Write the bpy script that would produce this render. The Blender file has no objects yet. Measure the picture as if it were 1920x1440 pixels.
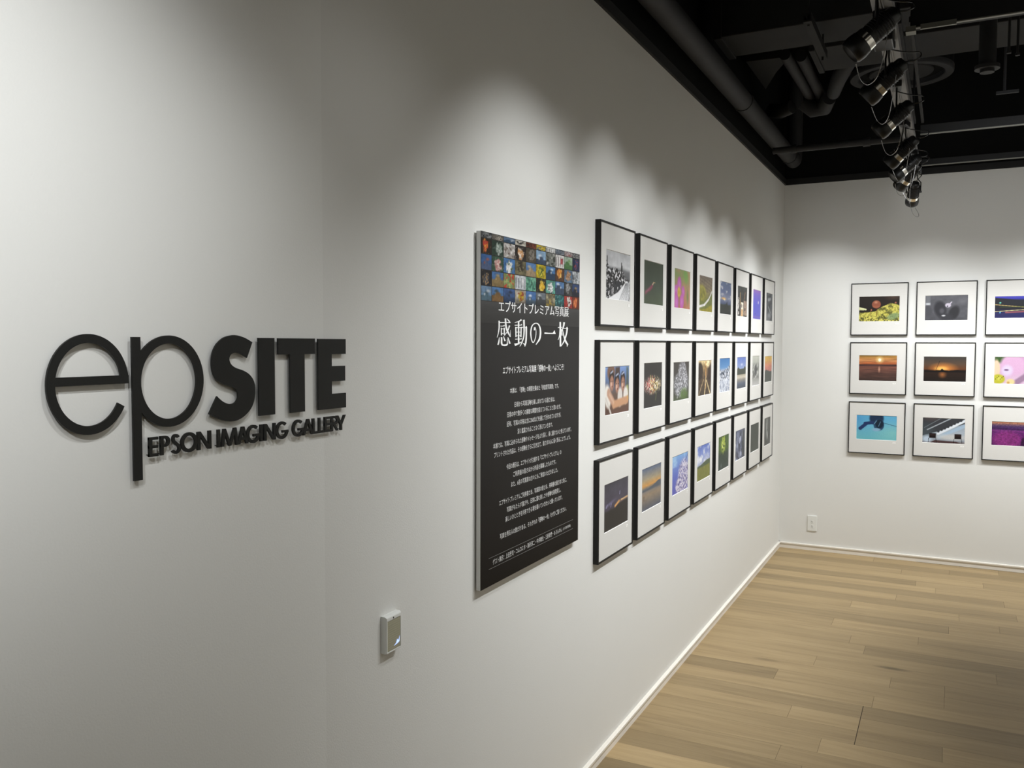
import bpy, bmesh, math, random
import numpy as np
from mathutils import Vector, Matrix
from math import sin, cos, pi, radians
random.seed(7)
COL = bpy.context.scene.collection
SC = bpy.context.scene

# ------------------------------------------------------------------ sizes (metres)
L = 6.925            # back wall plane y
ZC = 2.821           # top of the white walls
FW, FH, FT = 0.390, 0.3875, 0.0212      # picture frames
ROWZ = [1.8564, 1.4180, 0.9732]
Y0, SY, X0, SX = 2.9423, 0.4462, 0.4972, 0.4433

# ------------------------------------------------------------------ materials
def lin(c):
    return tuple(((x/12.92) if x <= .04045 else ((x+.055)/1.055)**2.4) for x in c)
def hexc(h):
    return lin(tuple(int(h[i:i+2], 16)/255 for i in (0, 2, 4)))
def new_mat(name):
    m = bpy.data.materials.new(name); m.use_nodes = True
    nt = m.node_tree; b = nt.nodes['Principled BSDF']
    return m, nt, b
def simple(name, col, rough=.5, metal=0., noise=.0, nscale=40., bump=0., bscale=200., spec=.5, emit=None, es=1.):
    m, nt, b = new_mat(name)
    b.inputs['Roughness'].default_value = rough
    b.inputs['Metallic'].default_value = metal
    b.inputs['Specular IOR Level'].default_value = spec
    tc = nt.nodes.new('ShaderNodeTexCoord')
    n = nt.nodes.new('ShaderNodeTexNoise'); n.inputs['Scale'].default_value = nscale
    nt.links.new(tc.outputs['Object'], n.inputs['Vector'])
    mx = nt.nodes.new('ShaderNodeMix'); mx.data_type = 'RGBA'
    a = tuple(max(0, c*(1-noise)) for c in col); d = tuple(min(1, c*(1+noise)) for c in col)
    mx.inputs[6].default_value = (*a, 1); mx.inputs[7].default_value = (*d, 1)
    nt.links.new(n.outputs['Fac'], mx.inputs[0]); nt.links.new(mx.outputs[2], b.inputs['Base Color'])
    if bump:
        n2 = nt.nodes.new('ShaderNodeTexNoise'); n2.inputs['Scale'].default_value = bscale; n2.inputs['Detail'].default_value = 3
        nt.links.new(tc.outputs['Object'], n2.inputs['Vector'])
        bp = nt.nodes.new('ShaderNodeBump'); bp.inputs['Strength'].default_value = bump; bp.inputs['Distance'].default_value = .001
        nt.links.new(n2.outputs['Fac'], bp.inputs['Height']); nt.links.new(bp.outputs['Normal'], b.inputs['Normal'])
    if emit:
        b.inputs['Emission Color'].default_value = (*emit, 1); b.inputs['Emission Strength'].default_value = es
    return m
M = {}
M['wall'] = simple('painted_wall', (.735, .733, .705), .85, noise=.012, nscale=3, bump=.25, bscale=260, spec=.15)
M['wall_entry'] = simple('painted_wall_entry', (.768, .768, .740), .85, noise=.012, nscale=3, bump=.25, bscale=260, spec=.15)  # same wall paint made lighter; shading difference across the seam put into colour
M['base'] = simple('white_baseboard', (.80, .76, .69), .45, noise=.01)
M['dark'] = simple('black_painted_ceiling', (.006, .0062, .006), .9, noise=.2, nscale=4, spec=.1)
M['duct'] = simple('dark_grey_duct_paint', (.026, .026, .026), .75, noise=.18, nscale=6, spec=.2)
M['pipe'] = simple('dark_grey_pipe_paint', (.026, .026, .027), .65, noise=.15, nscale=9, spec=.3)
M['trimblack'] = simple('black_trim_paint', (.003, .003, .003), .7, noise=.1)
M['trackgrey'] = simple('grey_track_enamel', (.24, .24, .24), .6, noise=.05)
M['raillip'] = simple('pale_metal_lip', (.22, .22, .19), .45, .3)
M['black'] = simple('black_enamel', (.0035, .0035, .0037), .38, noise=.1)
M['blackgloss'] = simple('black_gloss_cable', (.02, .02, .02), .18, noise=.1)
M['wire'] = simple('steel_wire', (.45, .45, .46), .2, .9)
M['chrome'] = simple('chrome_band', (.85, .83, .78), .16, 1., noise=.03)
M['lens'] = simple('lamp_lens', (.9, .9, .85), .2, emit=(1, .93, .8), es=2.0)
M['frame'] = simple('black_wood_frame', (.010, .010, .009), .55, noise=.25, nscale=30, spec=.3)
M['mat'] = simple('cream_mat_board', (.645, .635, .605), .8, noise=.03, nscale=300, bump=.1, bscale=500, spec=.1)
M['bevel'] = simple('white_bevel_core', (.76, .75, .73), .7, noise=.01)
M['label'] = simple('white_caption_card', (.88, .87, .84), .6, noise=.01)
M['ink'] = simple('grey_ink', (.18, .17, .16), .7, noise=.05)
M['logo'] = simple('matt_black_acrylic', (.0095, .010, .0095), .5, noise=.12, nscale=60, spec=.35)
M['panel'] = simple('charcoal_poster_print', (.030, .0285, .027), .6, noise=.12, nscale=8, spec=.3)
M['foam'] = simple('white_foam_board_edge', (.70, .70, .68), .7, noise=.02)
M['white_ink'] = simple('white_poster_ink', (.86, .86, .85), .6, noise=.01)
M['body_ink'] = simple('pale_grey_poster_ink', (.66, .66, .65), .6, noise=.01)
M['rule_ink'] = simple('grey_rule_ink', (.20, .195, .19), .6, noise=.01)
M['plastic'] = simple('white_plastic', (.76, .77, .74), .4, noise=.01)
M['slot'] = simple('dark_socket_slot', (.03, .028, .025), .6, noise=.05)
M['scuff'] = simple('floor_gap_dark', (.03, .02, .012), .9, noise=.1)

# clear ribbed window of the small wall unit
def lens_window():
    m, nt, b = new_mat('ribbed_clear_window')
    b.inputs['Base Color'].default_value = (.40, .39, .29, 1); b.inputs['Roughness'].default_value = .12
    b.inputs['Specular IOR Level'].default_value = .9
    tc = nt.nodes.new('ShaderNodeTexCoord')
    w = nt.nodes.new('ShaderNodeTexWave'); w.inputs['Scale'].default_value = 60; w.bands_direction = 'Z'
    nt.links.new(tc.outputs['Object'], w.inputs['Vector'])
    bp = nt.nodes.new('ShaderNodeBump'); bp.inputs['Strength'].default_value = .15; bp.inputs['Distance'].default_value = .001
    nt.links.new(w.outputs['Fac'], bp.inputs['Height']); nt.links.new(bp.outputs['Normal'], b.inputs['Normal'])
    return m
M['window'] = lens_window()
M['led'] = simple('cool_led_glow', (.6, .7, .95), .3, emit=(.35, .5, 1.), es=1.2)  # emissive colour for the reflected glint painted on the wall unit window

def attr_mat(name, rough=.45, spec=.35):
    m, nt, b = new_mat(name)
    a = nt.nodes.new('ShaderNodeAttribute'); a.attribute_name = 'Col'
    n = nt.nodes.new('ShaderNodeTexNoise'); n.inputs['Scale'].default_value = 120
    tc = nt.nodes.new('ShaderNodeTexCoord'); nt.links.new(tc.outputs['Object'], n.inputs['Vector'])
    mr = nt.nodes.new('ShaderNodeMapRange'); mr.inputs[3].default_value = .76; mr.inputs[4].default_value = .88
    nt.links.new(n.outputs['Fac'], mr.inputs[0])
    vm = nt.nodes.new('ShaderNodeVectorMath'); vm.operation = 'SCALE'
    nt.links.new(a.outputs['Color'], vm.inputs[0]); nt.links.new(mr.outputs[0], vm.inputs['Scale'])
    nt.links.new(vm.outputs[0], b.inputs['Base Color'])
    b.inputs['Roughness'].default_value = rough; b.inputs['Specular IOR Level'].default_value = spec
    return m
M['print'] = attr_mat('photographic_print', .5, .25)

def wood():
    m, nt, b = new_mat('oak_floor_boards')
    N = nt.nodes; K = nt.links
    tc = N.new('ShaderNodeTexCoord'); at = N.new('ShaderNodeAttribute'); at.attribute_name = 'tone'
    mp = N.new('ShaderNodeMapping'); mp.inputs['Scale'].default_value = (1.1, 16, 1)
    comb = N.new('ShaderNodeCombineXYZ'); ml = N.new('ShaderNodeMath'); ml.operation = 'MULTIPLY'; ml.inputs[1].default_value = 37.
    K.new(at.outputs['Fac'], ml.inputs[0]); K.new(ml.outputs[0], comb.inputs[0]); K.new(ml.outputs[0], comb.inputs[2])
    ad = N.new('ShaderNodeVectorMath'); ad.operation = 'ADD'
    K.new(tc.outputs['Object'], mp.inputs['Vector']); K.new(mp.outputs[0], ad.inputs[0]); K.new(comb.outputs[0], ad.inputs[1])
    n = N.new('ShaderNodeTexNoise'); n.inputs['Scale'].default_value = 1.3; n.inputs['Detail'].default_value = 6; n.inputs['Distortion'].default_value = 1.2
    K.new(ad.outputs[0], n.inputs['Vector'])
    mp2 = N.new('ShaderNodeMapping'); mp2.inputs['Scale'].default_value = (6, 190, 1); K.new(tc.outputs['Object'], mp2.inputs['Vector'])
    n2 = N.new('ShaderNodeTexNoise'); n2.inputs['Scale'].default_value = 1.; n2.inputs['Detail'].default_value = 3; K.new(mp2.outputs[0], n2.inputs['Vector'])
    cr = N.new('ShaderNodeValToRGB')
    e = cr.color_ramp.elements
    e[0].position = .26; e[0].color = (.270, .193, .100, 1); e[1].position = .76; e[1].color = (.372, .275, .148, 1)
    x = e.new(.5); x.color = (.332, .242, .126, 1)
    K.new(n.outputs['Fac'], cr.inputs[0])
    # knots
    vo = N.new('ShaderNodeTexVoronoi'); vo.inputs['Scale'].default_value = 1.; mp3 = N.new('ShaderNodeMapping'); mp3.inputs['Scale'].default_value = (.9, 3.4, 1)
    K.new(tc.outputs['Object'], mp3.inputs['Vector']); K.new(mp3.outputs[0], vo.inputs['Vector'])
    kr = N.new('ShaderNodeMapRange'); kr.inputs[1].default_value = .02; kr.inputs[2].default_value = .09; kr.inputs[3].default_value = .45; kr.inputs[4].default_value = 1.
    K.new(vo.outputs['Distance'], kr.inputs[0])
    tone = N.new('ShaderNodeMapRange'); tone.inputs[3].default_value = .60; tone.inputs[4].default_value = 1.24
    K.new(at.outputs['Fac'], tone.inputs[0])
    g = N.new('ShaderNodeMapRange'); g.inputs[1].default_value = .3; g.inputs[2].default_value = .7; g.inputs[3].default_value = .93; g.inputs[4].default_value = 1.04
    K.new(n2.outputs['Fac'], g.inputs[0])
    m1 = N.new('ShaderNodeMath'); m1.operation = 'MULTIPLY'; K.new(tone.outputs[0], m1.inputs[0]); K.new(g.outputs[0], m1.inputs[1])
    m2 = N.new('ShaderNodeMath'); m2.operation = 'MULTIPLY'; K.new(m1.outputs[0], m2.inputs[0]); K.new(kr.outputs[0], m2.inputs[1])
    vm = N.new('ShaderNodeVectorMath'); vm.operation = 'SCALE'; K.new(cr.outputs['Color'], vm.inputs[0]); K.new(m2.outputs[0], vm.inputs['Scale'])
    K.new(vm.outputs[0], b.inputs['Base Color'])
    b.inputs['Roughness'].default_value = .55; b.inputs['Specular IOR Level'].default_value = .3
    bp = N.new('ShaderNodeBump'); bp.inputs['Strength'].default_value = .15; bp.inputs['Distance'].default_value = .002
    K.new(n2.outputs['Fac'], bp.inputs['Height']); K.new(bp.outputs['Normal'], b.inputs['Normal'])
    return m
M['wood'] = wood()

# ------------------------------------------------------------------ mesh helpers
def link(name, me, mat, parent=None, loc=(0, 0, 0), smooth=False):
    o = bpy.data.objects.new(name, me); COL.objects.link(o)
    for m in (mat if isinstance(mat, (list, tuple)) else [mat]): me.materials.append(m)
    if parent: o.parent = parent
    o.location = loc
    if smooth:
        for p in me.polygons: p.use_smooth = True
    return o
class MB:
    def __init__(s): s.v = []; s.f = []; s.mi = []; s.cur = 0; s.k = 0
    def add(s, vs, fs):
        n = len(s.v); s.v += [tuple(v) for v in vs]; s.f += [tuple(i+n for i in f) for f in fs]; s.mi += [s.cur]*len(fs)
    def box(s, a, b):
        x0, y0, z0 = a; x1, y1, z1 = b
        s.add([(x0, y0, z0), (x1, y0, z0), (x1, y1, z0), (x0, y1, z0), (x0, y0, z1), (x1, y0, z1), (x1, y1, z1), (x0, y1, z1)],
              [(0, 3, 2, 1), (4, 5, 6, 7), (0, 1, 5, 4), (1, 2, 6, 5), (2, 3, 7, 6), (3, 0, 4, 7)])
    def prism(s, pts, x0, x1):            # pts in (y,z), extruded along x, pts may be concave
        if not getattr(s, 'hold', 0): s.k += 1
        x1 += .00004*(s.k % 12); x0 -= .00002*(s.k % 12)
        n = len(pts)
        s.add([(x1, p[0], p[1]) for p in pts]+[(x0, p[0], p[1]) for p in pts],
              [tuple(range(n)), tuple(range(2*n-1, n-1, -1))]+[(i, i+n, (i+1) % n+n, (i+1) % n) for i in range(n)])
    def strip(s, l, r, x0, x1):           # ribbon between two (y,z) polylines, extruded along x
        s.k += 1; s.hold = 1
        for i in range(len(l)-1): s.prism([l[i], l[i+1], r[i+1], r[i]], x0, x1)
        s.hold = 0
    def tube(s, pts, r, n=10, cap=True):
        pts = [Vector(p) for p in pts]; rs = r if isinstance(r, (list, tuple)) else [r]*len(pts)
        base = len(s.v); up = None; vs = []; fs = []
        for i, p in enumerate(pts):
            t = (pts[min(i+1, len(pts)-1)]-pts[max(i-1, 0)]).normalized()
            if up is None: up = t.orthogonal().normalized()
            else:
                up = (up-t*up.dot(t))
                up = up.normalized() if up.length > 1e-6 else t.orthogonal().normalized()
            w = t.cross(up)
            for k in range(n):
                a = 2*pi*k/n; vs.append(p+(up*cos(a)+w*sin(a))*rs[i])
        for i in range(len(pts)-1):
            for k in range(n): fs.append((i*n+k, i*n+(k+1) % n, (i+1)*n+(k+1) % n, (i+1)*n+k))
        if cap: fs.append(tuple(range(n-1, -1, -1))); fs.append(tuple((len(pts)-1)*n+k for k in range(n)))
        s.add(vs, fs)
    def lathe(s, prof, origin, axis, n=24):   # prof: (distance along axis, radius)
        o = Vector(origin); a = Vector(axis).normalized(); u = a.orthogonal().normalized(); w = a.cross(u)
        vs = []; fs = []
        for d, r in prof:
            for k in range(n):
                t = 2*pi*k/n; vs.append(o+a*d+(u*cos(t)+w*sin(t))*max(r, 1e-4))
        for i in range(len(prof)-1):
            for k in range(n): fs.append((i*n+k, i*n+(k+1) % n, (i+1)*n+(k+1) % n, (i+1)*n+k))
        s.add(vs, fs)
    def mesh(s, name):
        me = bpy.data.meshes.new(name); me.from_pydata(s.v, [], s.f); 
        if any(s.mi): me.polygons.foreach_set('material_index', s.mi)
        bm = bmesh.new(); bm.from_mesh(me); bmesh.ops.recalc_face_normals(bm, faces=bm.faces)
        bm.to_mesh(me); bm.free(); me.update()
        return me
    def build(s, name, mat, parent=None, loc=(0, 0, 0), smooth=False, bevel=0, auto=False):
        o = link(name, s.mesh(name), mat, parent, loc, smooth)
        if auto:
            for p in o.data.polygons: p.use_smooth = True
            o.data.set_sharp_from_angle(angle=radians(40))
        if bevel:
            b = o.modifiers.new('b', 'BEVEL'); b.width = bevel; b.segments = 2; b.limit_method = 'ANGLE'
        return o
def tag(o, label=None, cat=None, group=None, kind=None):
    if label: o['label'] = label
    if cat: o['category'] = cat
    if group: o['group'] = group
    if kind: o['kind'] = kind
    return o
def empty(name, loc, label, cat, group=None, rz=0):
    o = bpy.data.objects.new(name, None); COL.objects.link(o); o.location = loc; o.rotation_euler = (0, 0, rz)
    o.empty_display_size = .05
    return tag(o, label, cat, group)
def boxobj(name, a, b, mat, **k):
    m = MB(); m.box(a, b); return m.build(name, mat, **k)

# ------------------------------------------------------------------ room shell
XR, YF, ZT = 4.6, -1.6, 3.75
YS = 1.4117                      # seam in the left wall, where the painted shading step falls
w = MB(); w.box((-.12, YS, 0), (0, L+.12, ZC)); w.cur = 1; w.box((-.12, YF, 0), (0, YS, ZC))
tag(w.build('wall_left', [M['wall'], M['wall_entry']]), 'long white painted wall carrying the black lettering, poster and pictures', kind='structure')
tag(boxobj('wall_back', (-.0, L, 0), (XR, L+.12, ZC), M['wall']), 'white far wall with a three-row grid of pictures', kind='structure')
tag(boxobj('wall_right', (XR, YF, 0), (XR+.12, L+.12, ZC), M['wall']), 'white wall on the right side', kind='structure')
tag(boxobj('wall_front', (-.12, YF-.12, 0), (XR+.12, YF, ZC), M['wall']), 'white wall at the near end', kind='structure')
m = MB()
m.box((-.12, YF, ZC), (-.0, L+.12, ZT)); m.box((0, L, ZC), (XR, L+.12, ZT)); m.box((XR, YF, ZC), (XR+.12, L+.12, ZT)); m.box((-.12, YF-.12, ZC), (XR+.12, YF, ZT))
tag(m.build('trim_1', M['dark']), 'black upper band above the white walls', kind='structure')
m = MB(); m.box((0, YF, ZC), (.012, L, ZC+.045)); m.box((.012, L-.012, ZC), (XR, L, ZC+.045))
tag(m.build('trim_2', M['trimblack']), 'thin black edge along the top of the white walls', kind='structure')
tag(boxobj('ceiling', (-.12, YF-.12, ZT), (XR+.12, L+.12, ZT+.1), M['dark']), 'black painted open ceiling', kind='structure')

# floor: oak boards running parallel to the far wall
rows = {}
PW = .137; YB = 3.61
known = {  # row index -> list of (x start, tone) ; the seams and shades readable in the picture
 11: [(0, .55), (.60, .80), (1.9, .5)], 12: [(0, .35), (1.196, .70)], 10: [(0, .62), (1.05, .5)],
 9: [(0, .52), (.72, .66)], 8: [(0, .60), (.803, .32), (1.62, .6)], 7: [(0, .62), (1.4, .45)], 6: [(0, .66), (.595, .62), (1.75, .5)],
 5: [(0, .70), (.95, .58), (1.18, .56)], 4: [(0, .25), (.449, .62), (1.178, .62)], 3: [(0, .66), (.894, .74), (1.9, .5)],
 2: [(0, .38), (.859, .28), (2.0, .6)], 1: [(0, .62), (.578, .70), (.859, .50), (1.9, .6)], 0: [(0, .50), (.859, .40), (1.174, .78)],
 -1: [(0, .55), (.736, .72), (1.6, .4)], -2: [(0, .45), (.60, .5), (1.3, .66)], -3: [(0, .3), (.7, .5)],
 13: [(0, .58), (1.45, .45)], 14: [(0, .66), (.66, .8), (1.25, .66)], 15: [(0, .35), (1.55, .6)], 16: [(0, .72), (.9, .6)], 17: [(0, .3), (1.5, .5)],
 18: [(0, .74), (1.12, .62)], 19: [(0, .28), (1.0, .55)], 20: [(0, .7), (1.4, .4)], 21: [(0, .62), (.9, .58)], 22: [(0, .36), (1.2, .3)], 23: [(0, .8), (.7, .66)]}
m = MB(); tones = []
gap = .0011
k0 = int(math.floor((YF-YB)/PW)); k1 = int(math.ceil((L-YB)/PW))
for k in range(k0, k1):
    y0 = YB+k*PW; y1 = min(y0+PW, L)
    segs = list(known.get(k, []))
    x = segs[-1][0]+random.uniform(.7, 1.5) if segs else 0.
    if not segs: segs = [(0., random.random())]; x = random.uniform(.4, 1.6)
    while x < XR: segs.append((x, random.random())); x += random.uniform(.7, 1.8)
    for i, (xa, t) in enumerate(segs):
        xb = segs[i+1][0] if i+1 < len(segs) else XR
        g = gap
        ga = .0042 if (abs(xa-.859) < 1e-6 and k in (0, 1, 2)) else g*.8
        m.add([(xa+ga/2, y0+g*.3, 0), (xb-g/2, y0+g*.3, 0), (xb-g/2, y1-g*.3, 0), (xa+ga/2, y1-g*.3, 0)], [(0, 1, 2, 3)]); tones.append(t)
nb = len(tones)
m.cur = 1; m.add([(-.12, YF-.12, -.003), (XR+.12, YF-.12, -.003), (XR+.12, L+.12, -.003), (-.12, L+.12, -.003)], [(0, 1, 2, 3)]); tones.append(.5)
me = bpy.data.meshes.new('floor'); me.from_pydata(m.v, [], m.f); me.polygons.foreach_set('material_index', m.mi)
a = me.attributes.new('tone', 'FLOAT', 'FACE'); a.data.foreach_set('value', tones)
tag(link('floor', me, [M['wood'], M['scuff']]), 'light oak plank floor', kind='structure')

# baseboards: body with a small lip on top
def baseboard(name, pts_fn):
    prof = [(0, .0), (.0105, .0), (.0105, .034), (.016, .0345), (.016, .0435), (.012, .0455), (0, .0455)]
    mb = MB(); a, b = pts_fn; n = len(prof); vs = []
    for P in (a, b): vs += [P(d, z) for d, z in prof]
    mb.add(vs, [tuple(range(n)), tuple(range(2*n-1, n-1, -1))]+[(i, (i+1) % n, (i+1) % n+n, i+n) for i in range(n)])
    o = mb.build(name, M['base']); tag(o, kind='structure'); return o
baseboard('baseboard_left', (lambda d, z: (d, YF, z), lambda d, z: (d, L, z)))
baseboard('baseboard_back', (lambda d, z: (0.0, L-d, z), lambda d, z: (XR, L-d, z)))

# ------------------------------------------------------------------ lettering on the wall
def crom(pts, n=5):
    out = []; N = len(pts)
    for i in range(N):
        p1, p2 = pts[i], pts[(i+1) % N]
        p0 = pts[i-1] if not p1[2] else p1; p3 = pts[(i+2) % N] if not p2[2] else p2
        for j in range(n):
            t = j/n
            out.append(tuple(.5*(2*p1[q]+(p2[q]-p0[q])*t+(2*p0[q]-5*p1[q]+4*p2[q]-p3[q])*t*t+(3*p1[q]-p0[q]-3*p2[q]+p3[q])*t**3) for q in (0, 1)))
    return out
LF, LB = .0102, .0068         # front and back planes of the letters, which stand off the wall
sign = empty('wall_sign', (0, 1.13, 1.50), 'raised black wall lettering reading epSITE EPSON IMAGING GALLERY, left of the poster', 'sign')
def letter(mb, label=None):
    for i, v in enumerate(mb.v): mb.v[i] = (v[0], v[1]-1.13, v[2]-1.50)
    o = mb.build('letter', M['logo'], sign)
    if label: o['label'] = label
    return o
def pins(mb, pts):
    for y, z in pts: mb.tube([(0.0, y, z), (LB, y, z)], .0007, 8)
def arc(cy, cz, ry, rz, a0, a1, n=40):
    return [(cy+ry*cos(radians(a0+(a1-a0)*i/n)), cz+rz*sin(radians(a0+(a1-a0)*i/n))) for i in range(n+1)]
# e
m = MB(); cy, cz = .8581, 1.5359
m.strip(arc(cy, cz, .0694, .0757, 0, 331, 72), arc(cy, cz, .0557, .0625, 0, 331, 72), LB, LF)
m.prism([(.8000, 1.5349), (.9275, 1.5349), (.9275, 1.5479), (.8000, 1.5479)], LB, LF); pins(m, [(.795, 1.536), (.92, 1.541)]); letter(m, 'thin round lower-case letter e')
# p
m = MB(); m.prism([(.9342, 1.3788), (.9506, 1.3788), (.9506, 1.6078), (.9342, 1.6078)], LB, LF)
cy, cz = 1.0068, 1.5351
m.strip(arc(cy, cz, .0727, .0756, -180, 180, 72), arc(cy, cz, .0563, .0622, -180, 180, 72), LB, LF)
pins(m, [(.942, 1.40), (.942, 1.59), (1.07, 1.535)]); letter(m, 'thin lower-case letter p with long stem')
# S I T E
m = MB(); m.prism(crom([[1.1972,1.5998,1],[1.1832,1.5712,1],[1.1683,1.5784,0],[1.1554,1.581,0],[1.1443,1.578,0],[1.1396,1.5698,0],[1.144,1.5603,0],[1.1549,1.5537,0],[1.1739,1.5481,0],[1.1898,1.5399,0],[1.2004,1.5271,0],[1.2037,1.5113,0],[1.2007,1.4931,0],[1.1923,1.4779,0],[1.1761,1.4654,0],[1.1585,1.4586,0],[1.1413,1.4575,0],[1.1229,1.461,0],[1.1057,1.4673,0],[1.0909,1.4746,1],[1.1097,1.5046,1],[1.1169,1.4986,0],[1.1276,1.4923,0],[1.141,1.4889,0],[1.153,1.4914,0],[1.1592,1.4993,0],[1.1585,1.5102,0],[1.1509,1.5176,0],[1.1374,1.5214,0],[1.1208,1.5271,0],[1.107,1.5363,0],[1.0999,1.5495,0],[1.0981,1.5656,0],[1.1017,1.5827,0],[1.1105,1.5963,0],[1.1263,1.6075,0],[1.144,1.6119,0],[1.1577,1.6124,0],[1.1785,1.6078,0]]), LB, LF); pins(m, [(1.13, 1.48), (1.15, 1.60)]); letter(m, 'heavy capital letter S')
m = MB(); m.box((LB, 1.2127, 1.4620), (LF, 1.2557, 1.6080)); pins(m, [(1.234, 1.48), (1.234, 1.59)]); letter(m, 'heavy capital letter I')
m = MB(); m.prism([(1.2654, 1.6077), (1.2654, 1.5764), (1.2986, 1.5764), (1.2986, 1.4615), (1.3412, 1.4615), (1.3412, 1.5764), (1.3731, 1.5764), (1.3731, 1.6077)], LB, LF)
pins(m, [(1.32, 1.48), (1.32, 1.59)]); letter(m, 'heavy capital letter T')
m = MB(); m.prism([(1.3826, 1.6072), (1.3826, 1.4612), (1.4727, 1.4612), (1.4727, 1.4924), (1.4258, 1.4924), (1.4258, 1.5186), (1.4704, 1.5186), (1.4704, 1.5504), (1.4258, 1.5504), (1.4258, 1.5755), (1.4727, 1.5755), (1.4727, 1.6072)], LB, LF)
pins(m, [(1.40, 1.48), (1.40, 1.59)]); letter(m, 'heavy capital letter E')
# small line
SW, BW = .0066, .0046
ZB_, ZT_ = 1.4138, 1.4455
NL = [0]
def small(ch, a, b):
    mb = MB(); NL[0] += 1; mb.k = 6*(NL[0] % 2); w_ = b-a; h = ZT_-ZB_
    def bar(y0, z0, y1, z1):
        mb.prism([(min(y0, y1), min(z0, z1)), (max(y0, y1), min(z0, z1)), (max(y0, y1), max(z0, z1)), (min(y0, y1), max(z0, z1))], LB, LF)
    def slant(y0, z0, y1, z1, t=SW): mb.prism([(y0-t/2, z0), (y0+t/2, z0), (y1+t/2, z1), (y1-t/2, z1)], LB, LF)
    def ring(cy, cz, ry, rz, a0, a1, ty=SW, tz=BW+.0006, n=36): mb.strip(arc(cy, cz, ry, rz, a0, a1, n), arc(cy, cz, ry-ty, rz-tz, a0, a1, n), LB, LF)
    c = (a+b)/2; zc = (ZB_+ZT_)/2
    if ch in 'EPLIRN': bar(a, ZB_, a+SW, ZT_)
    if ch == 'E':
        bar(a, ZT_-BW, b, ZT_); bar(a, ZB_, b, ZB_+BW); bar(a, zc-BW/2, b-.0004, zc+BW/2)
    if ch == 'L': bar(a, ZB_, b, ZB_+BW)
    if ch in 'PR':
        r = h*.29; ry = w_-SW*.9
        bar(a, ZT_-BW, b-ry*.7, ZT_); bar(a, ZT_-2*r, b-ry*.7, ZT_-2*r+BW); ring(b-ry*.72, ZT_-r, ry*.72, r, -90, 90, SW*.95, BW, 20)
    if ch == 'R': slant(b-SW*.45, ZB_, a+SW*1.25, zc+.001)
    if ch == 'N': bar(b-SW, ZB_, b, ZT_); slant(b-SW*.55, ZB_, a+SW*.55, ZT_, SW*1.1)
    if ch == 'O': ring(c, zc, w_/2, h/2+.0012, 0, 360, SW, BW+.0012, 48)
    if ch == 'G':
        ring(c, zc, w_/2, h/2+.0012, 48, 350, SW, BW+.0010, 48); bar(c, zc-BW-.0005, b, zc-.0003)
    if ch == 'S':
        r1 = h*.255; r2 = h*.285; sy = w_/2
        z1 = ZT_-r1+.0008; z2 = ZB_+r2-.0008
        top = [(c+sy*.80*cos(radians(t)), z1+r1*sin(radians(t))) for t in range(25, 231, 12)]
        bot = [(c+sy*.98*cos(radians(t)), z2+r2*sin(radians(t))) for t in range(50, -156, -12)]
        topi = [(c+(sy*.80-SW*.82)*cos(radians(t)), z1+(r1-BW)*sin(radians(t))) for t in range(25, 231, 12)]
        boti = [(c+(sy*.98-SW*.85)*cos(radians(t)), z2+(r2-BW)*sin(radians(t))) for t in range(50, -156, -12)]
        mb.strip(top+boti[0:], topi+bot[0:], LB, LF)
    if ch == 'A':
        slant(a+SW/2, ZB_, c-.0003, ZT_); slant(b-SW/2, ZB_, c+.0003, ZT_); bar(a+w_*.25, ZB_+h*.24, b-w_*.25, ZB_+h*.24+BW)
    if ch == 'M':
        t1 = a+w_*.20; t2 = b-w_*.20
        slant(a+SW/2, ZB_, t1, ZT_); slant(c, ZB_, t1, ZT_, SW*.9); slant(c, ZB_, t2, ZT_, SW*.9); slant(b-SW/2, ZB_, t2, ZT_)
    if ch == 'Y': bar(c-SW/2, ZB_, c+SW/2, zc-.001); slant(c, zc-.004, a+SW/2, ZT_); slant(c, zc-.004, b-SW/2, ZT_)
    pins(mb, [(a+SW/2 if ch not in 'AMYOGS' else c, ZB_+BW/2+.0005)])
    letter(mb)
for ch, a_, b_ in [('E', .9636, .9822), ('P', .9862, 1.0062), ('S', 1.0080, 1.0285), ('O', 1.0285, 1.0645), ('N', 1.0640, 1.0951),
                   ('I', 1.1092, 1.1180), ('M', 1.1180, 1.1600), ('A', 1.1575, 1.1850), ('G', 1.1802, 1.2145), ('I', 1.2150, 1.2228), ('N', 1.2252, 1.2567), ('G', 1.2575, 1.2925),
                   ('G', 1.3037, 1.3385), ('A', 1.3345, 1.3665), ('L', 1.3633, 1.3843), ('L', 1.3822, 1.4019), ('E', 1.4010, 1.4250), ('R', 1.4226, 1.4473), ('Y', 1.4400, 1.4714)]:
    small(ch, a_, b_)

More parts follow.
